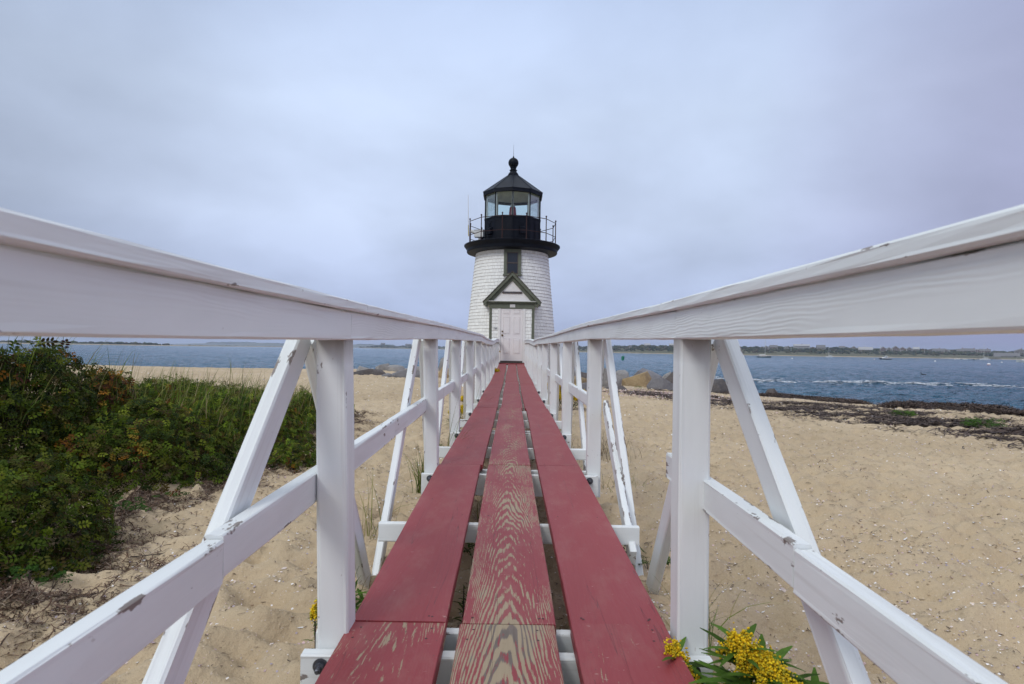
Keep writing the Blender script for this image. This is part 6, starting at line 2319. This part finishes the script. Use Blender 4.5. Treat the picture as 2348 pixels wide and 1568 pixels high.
for px, yb, L_, mt, lb in ((2193, 824.0, 5.5, 'boatwhite', 'small white skiff close to the far beach left of the dock'), (2212, 824.3, 4.0, 'boatwhite', 'little white skiff between the far skiff and the dock'),
                           (2234, 825.5, 3.6, 'hull_green', 'dark dinghy tied behind the white sailboat by the dock')):
    r_ = ray(px, yb); d = (-CAMZ) / r_.z * r_.y; p = at(px, yb, d)
    r = empty('skiff', (p.x, p.y, 0), R(175), lb, 'skiff', 'small boats by the far beach')
    hull('hull', L_, L_ * .36, .5, M[mt], r, .4)
    b = MB(); b.box(-L_ * .2, L_ * .0, -.5, .5, .45, .95); b.box(-L_ * .5, -L_ * .42, -.25, .25, .3, 1.0); b.build('console', M['greyplastic'], r)

# dock with pilings
p = at(2240, 823.5, 900); p2 = at(2292, 824, 905)
dk = empty('dock', (p.x, p.y, 0), math.atan2(p2.y - p.y, p2.x - p.x), 'low wooden dock on dark pilings in front of the cedar boathouse', 'dock')
L_ = (p2 - p).length
b = MB(); b.box(0, L_, -1.5, 1.5, 1.5, 1.8); b.build('deck', M['greycedar'], dk)
for i in range(14):
    b = MB(); x = L_ * i / 13; b.tube((x, -1.4, -1), (x + rw.uniform(-.1, .1), -1.4, 2.1 + (1.6 if i < 2 else 0) + rw.uniform(0, .3)), .2, .18, 8); b.build('piling', M['darkwood'], dk)

# buoys
def buoy(px, yb, rad, label, red=False):
    r_ = ray(px, yb); d = (-CAMZ) / r_.z * r_.y; p = at(px, yb, d)
    r = empty('mooring_buoy', (p.x, p.y, 0), 0, label, 'mooring buoy', 'mooring buoys in the harbour')
    b = MB(); b.lathe([(rad * math.cos(a), .55 * rad + rad * .8 * math.sin(a)) for a in np.linspace(-.35, 1.5, 9)], n=20); b.build('float', M['boatwhite'], r, True)
    b = MB(); b.lathe([(rad * .5, -.3), (rad * .98, -.05), (rad * 1.0, .30 * rad), (rad * .95, .30 * rad + .01)], n=20); b.build('base_band', M['buoyred'] if red else M['boatwhite'], r, True)
    b = MB(); b.tube((0, 0, 1.3 * rad), (0, 0, 1.3 * rad + .18), .05, n=8); b.build('ring', M['steel'], r)
buoy(1815.4, 822.4, .40, 'white mooring buoy between the green sailboat and the white one')
buoy(2003.8, 824.6, .34, 'small pale mooring buoy just left of the black motorboat', True)
buoy(2143.2, 828.8, .42, 'white mooring buoy in open water below the big porch house')
buoy(2266.3, 836.9, .52, 'largest white mooring buoy, with a red band, right of centre distance', True)
buoy(2295.9, 831.2, .34, 'small white mooring buoy right of the largest red banded one')
r_ = ray(1427, 824.8); d = (-CAMZ) / r_.z * r_.y; p = at(1427, 824.8, d)
cb = empty('can_buoy', (p.x, p.y, -.05), 0, 'green can buoy tilting in the channel seen between the right posts', 'channel buoy')
cb.rotation_euler = (R(4), R(7), 0)
b = MB(); b.lathe([(.52, -.4), (.54, .05), (.46, .12), (.46, 1.15), (.44, 1.2), (.05, 1.22)], n=24); bb = b.build('can', M['buoygreen'], cb)
b = MB(); b.lathe([(.47, .60), (.49, .61), (.49, .68), (.47, .69)], n=24, cap=False); b.tube((-.2, 0, 1.2), (-.2, 0, 1.4), .03, n=6); b.tube((.2, 0, 1.2), (.2, 0, 1.4), .03, n=6); b.tube((-.2, 0, 1.4), (.2, 0, 1.4), .03, n=6)
b.build('lifting_ring', M['buoygreen'], cb)

# cormorant swimming off the beach: one continuous skinned body
r_ = ray(2116, 859.6); d = (-CAMZ) / r_.z * r_.y; p = at(2116, 859.6, d)
me = bpy.data.meshes.new('cormorant')
vs = [(0, 0, .06), (-.20, 0, .05), (-.36, 0, .10), (.16, 0, .07), (.24, 0, .18), (.23, 0, .30), (.27, 0, .36), (.36, 0, .355)]
me.from_pydata(vs, [(0, 1), (1, 2), (0, 3), (3, 4), (4, 5), (5, 6), (6, 7)], [])
me.materials.append(M['bird'])
bd = bpy.data.objects.new('cormorant', me); C.objects.link(bd)
bd.location = (p.x, p.y, 0); bd.rotation_euler = (0, 0, R(160)); 
bd.modifiers.new('skin', 'SKIN'); bd.modifiers.new('sub', 'SUBSURF').render_levels = 2
for v, q in zip(me.skin_vertices[0].data, (.11, .10, .03, .09, .04, .03, .042, .010)): v.radius = (q, q)
me.skin_vertices[0].data[0].use_root = True
props(bd, 'small dark cormorant swimming in open water on the right', 'cormorant')

# ------------------------------------------------------------ sea air
hz = MB(); hz.box(-5600, 5600, -40, 6900, -1.9, 70)
ho = hz.build('haze', None)
hm = bpy.data.materials.new('haze'); hm.use_nodes = True
nt = hm.node_tree; nt.nodes.clear()
out = nt.nodes.new('ShaderNodeOutputMaterial'); pv = nt.nodes.new('ShaderNodeVolumePrincipled')
pv.inputs['Color'].default_value = (.80, .87, 1.0, 1); pv.inputs['Density'].default_value = .00015; pv.inputs['Anisotropy'].default_value = 0.2
nt.links.new(pv.outputs[0], out.inputs['Volume'])
ho.data.materials.append(hm)
props(ho, kind='stuff', label='thin pale sea haze over the harbour', cat='haze')
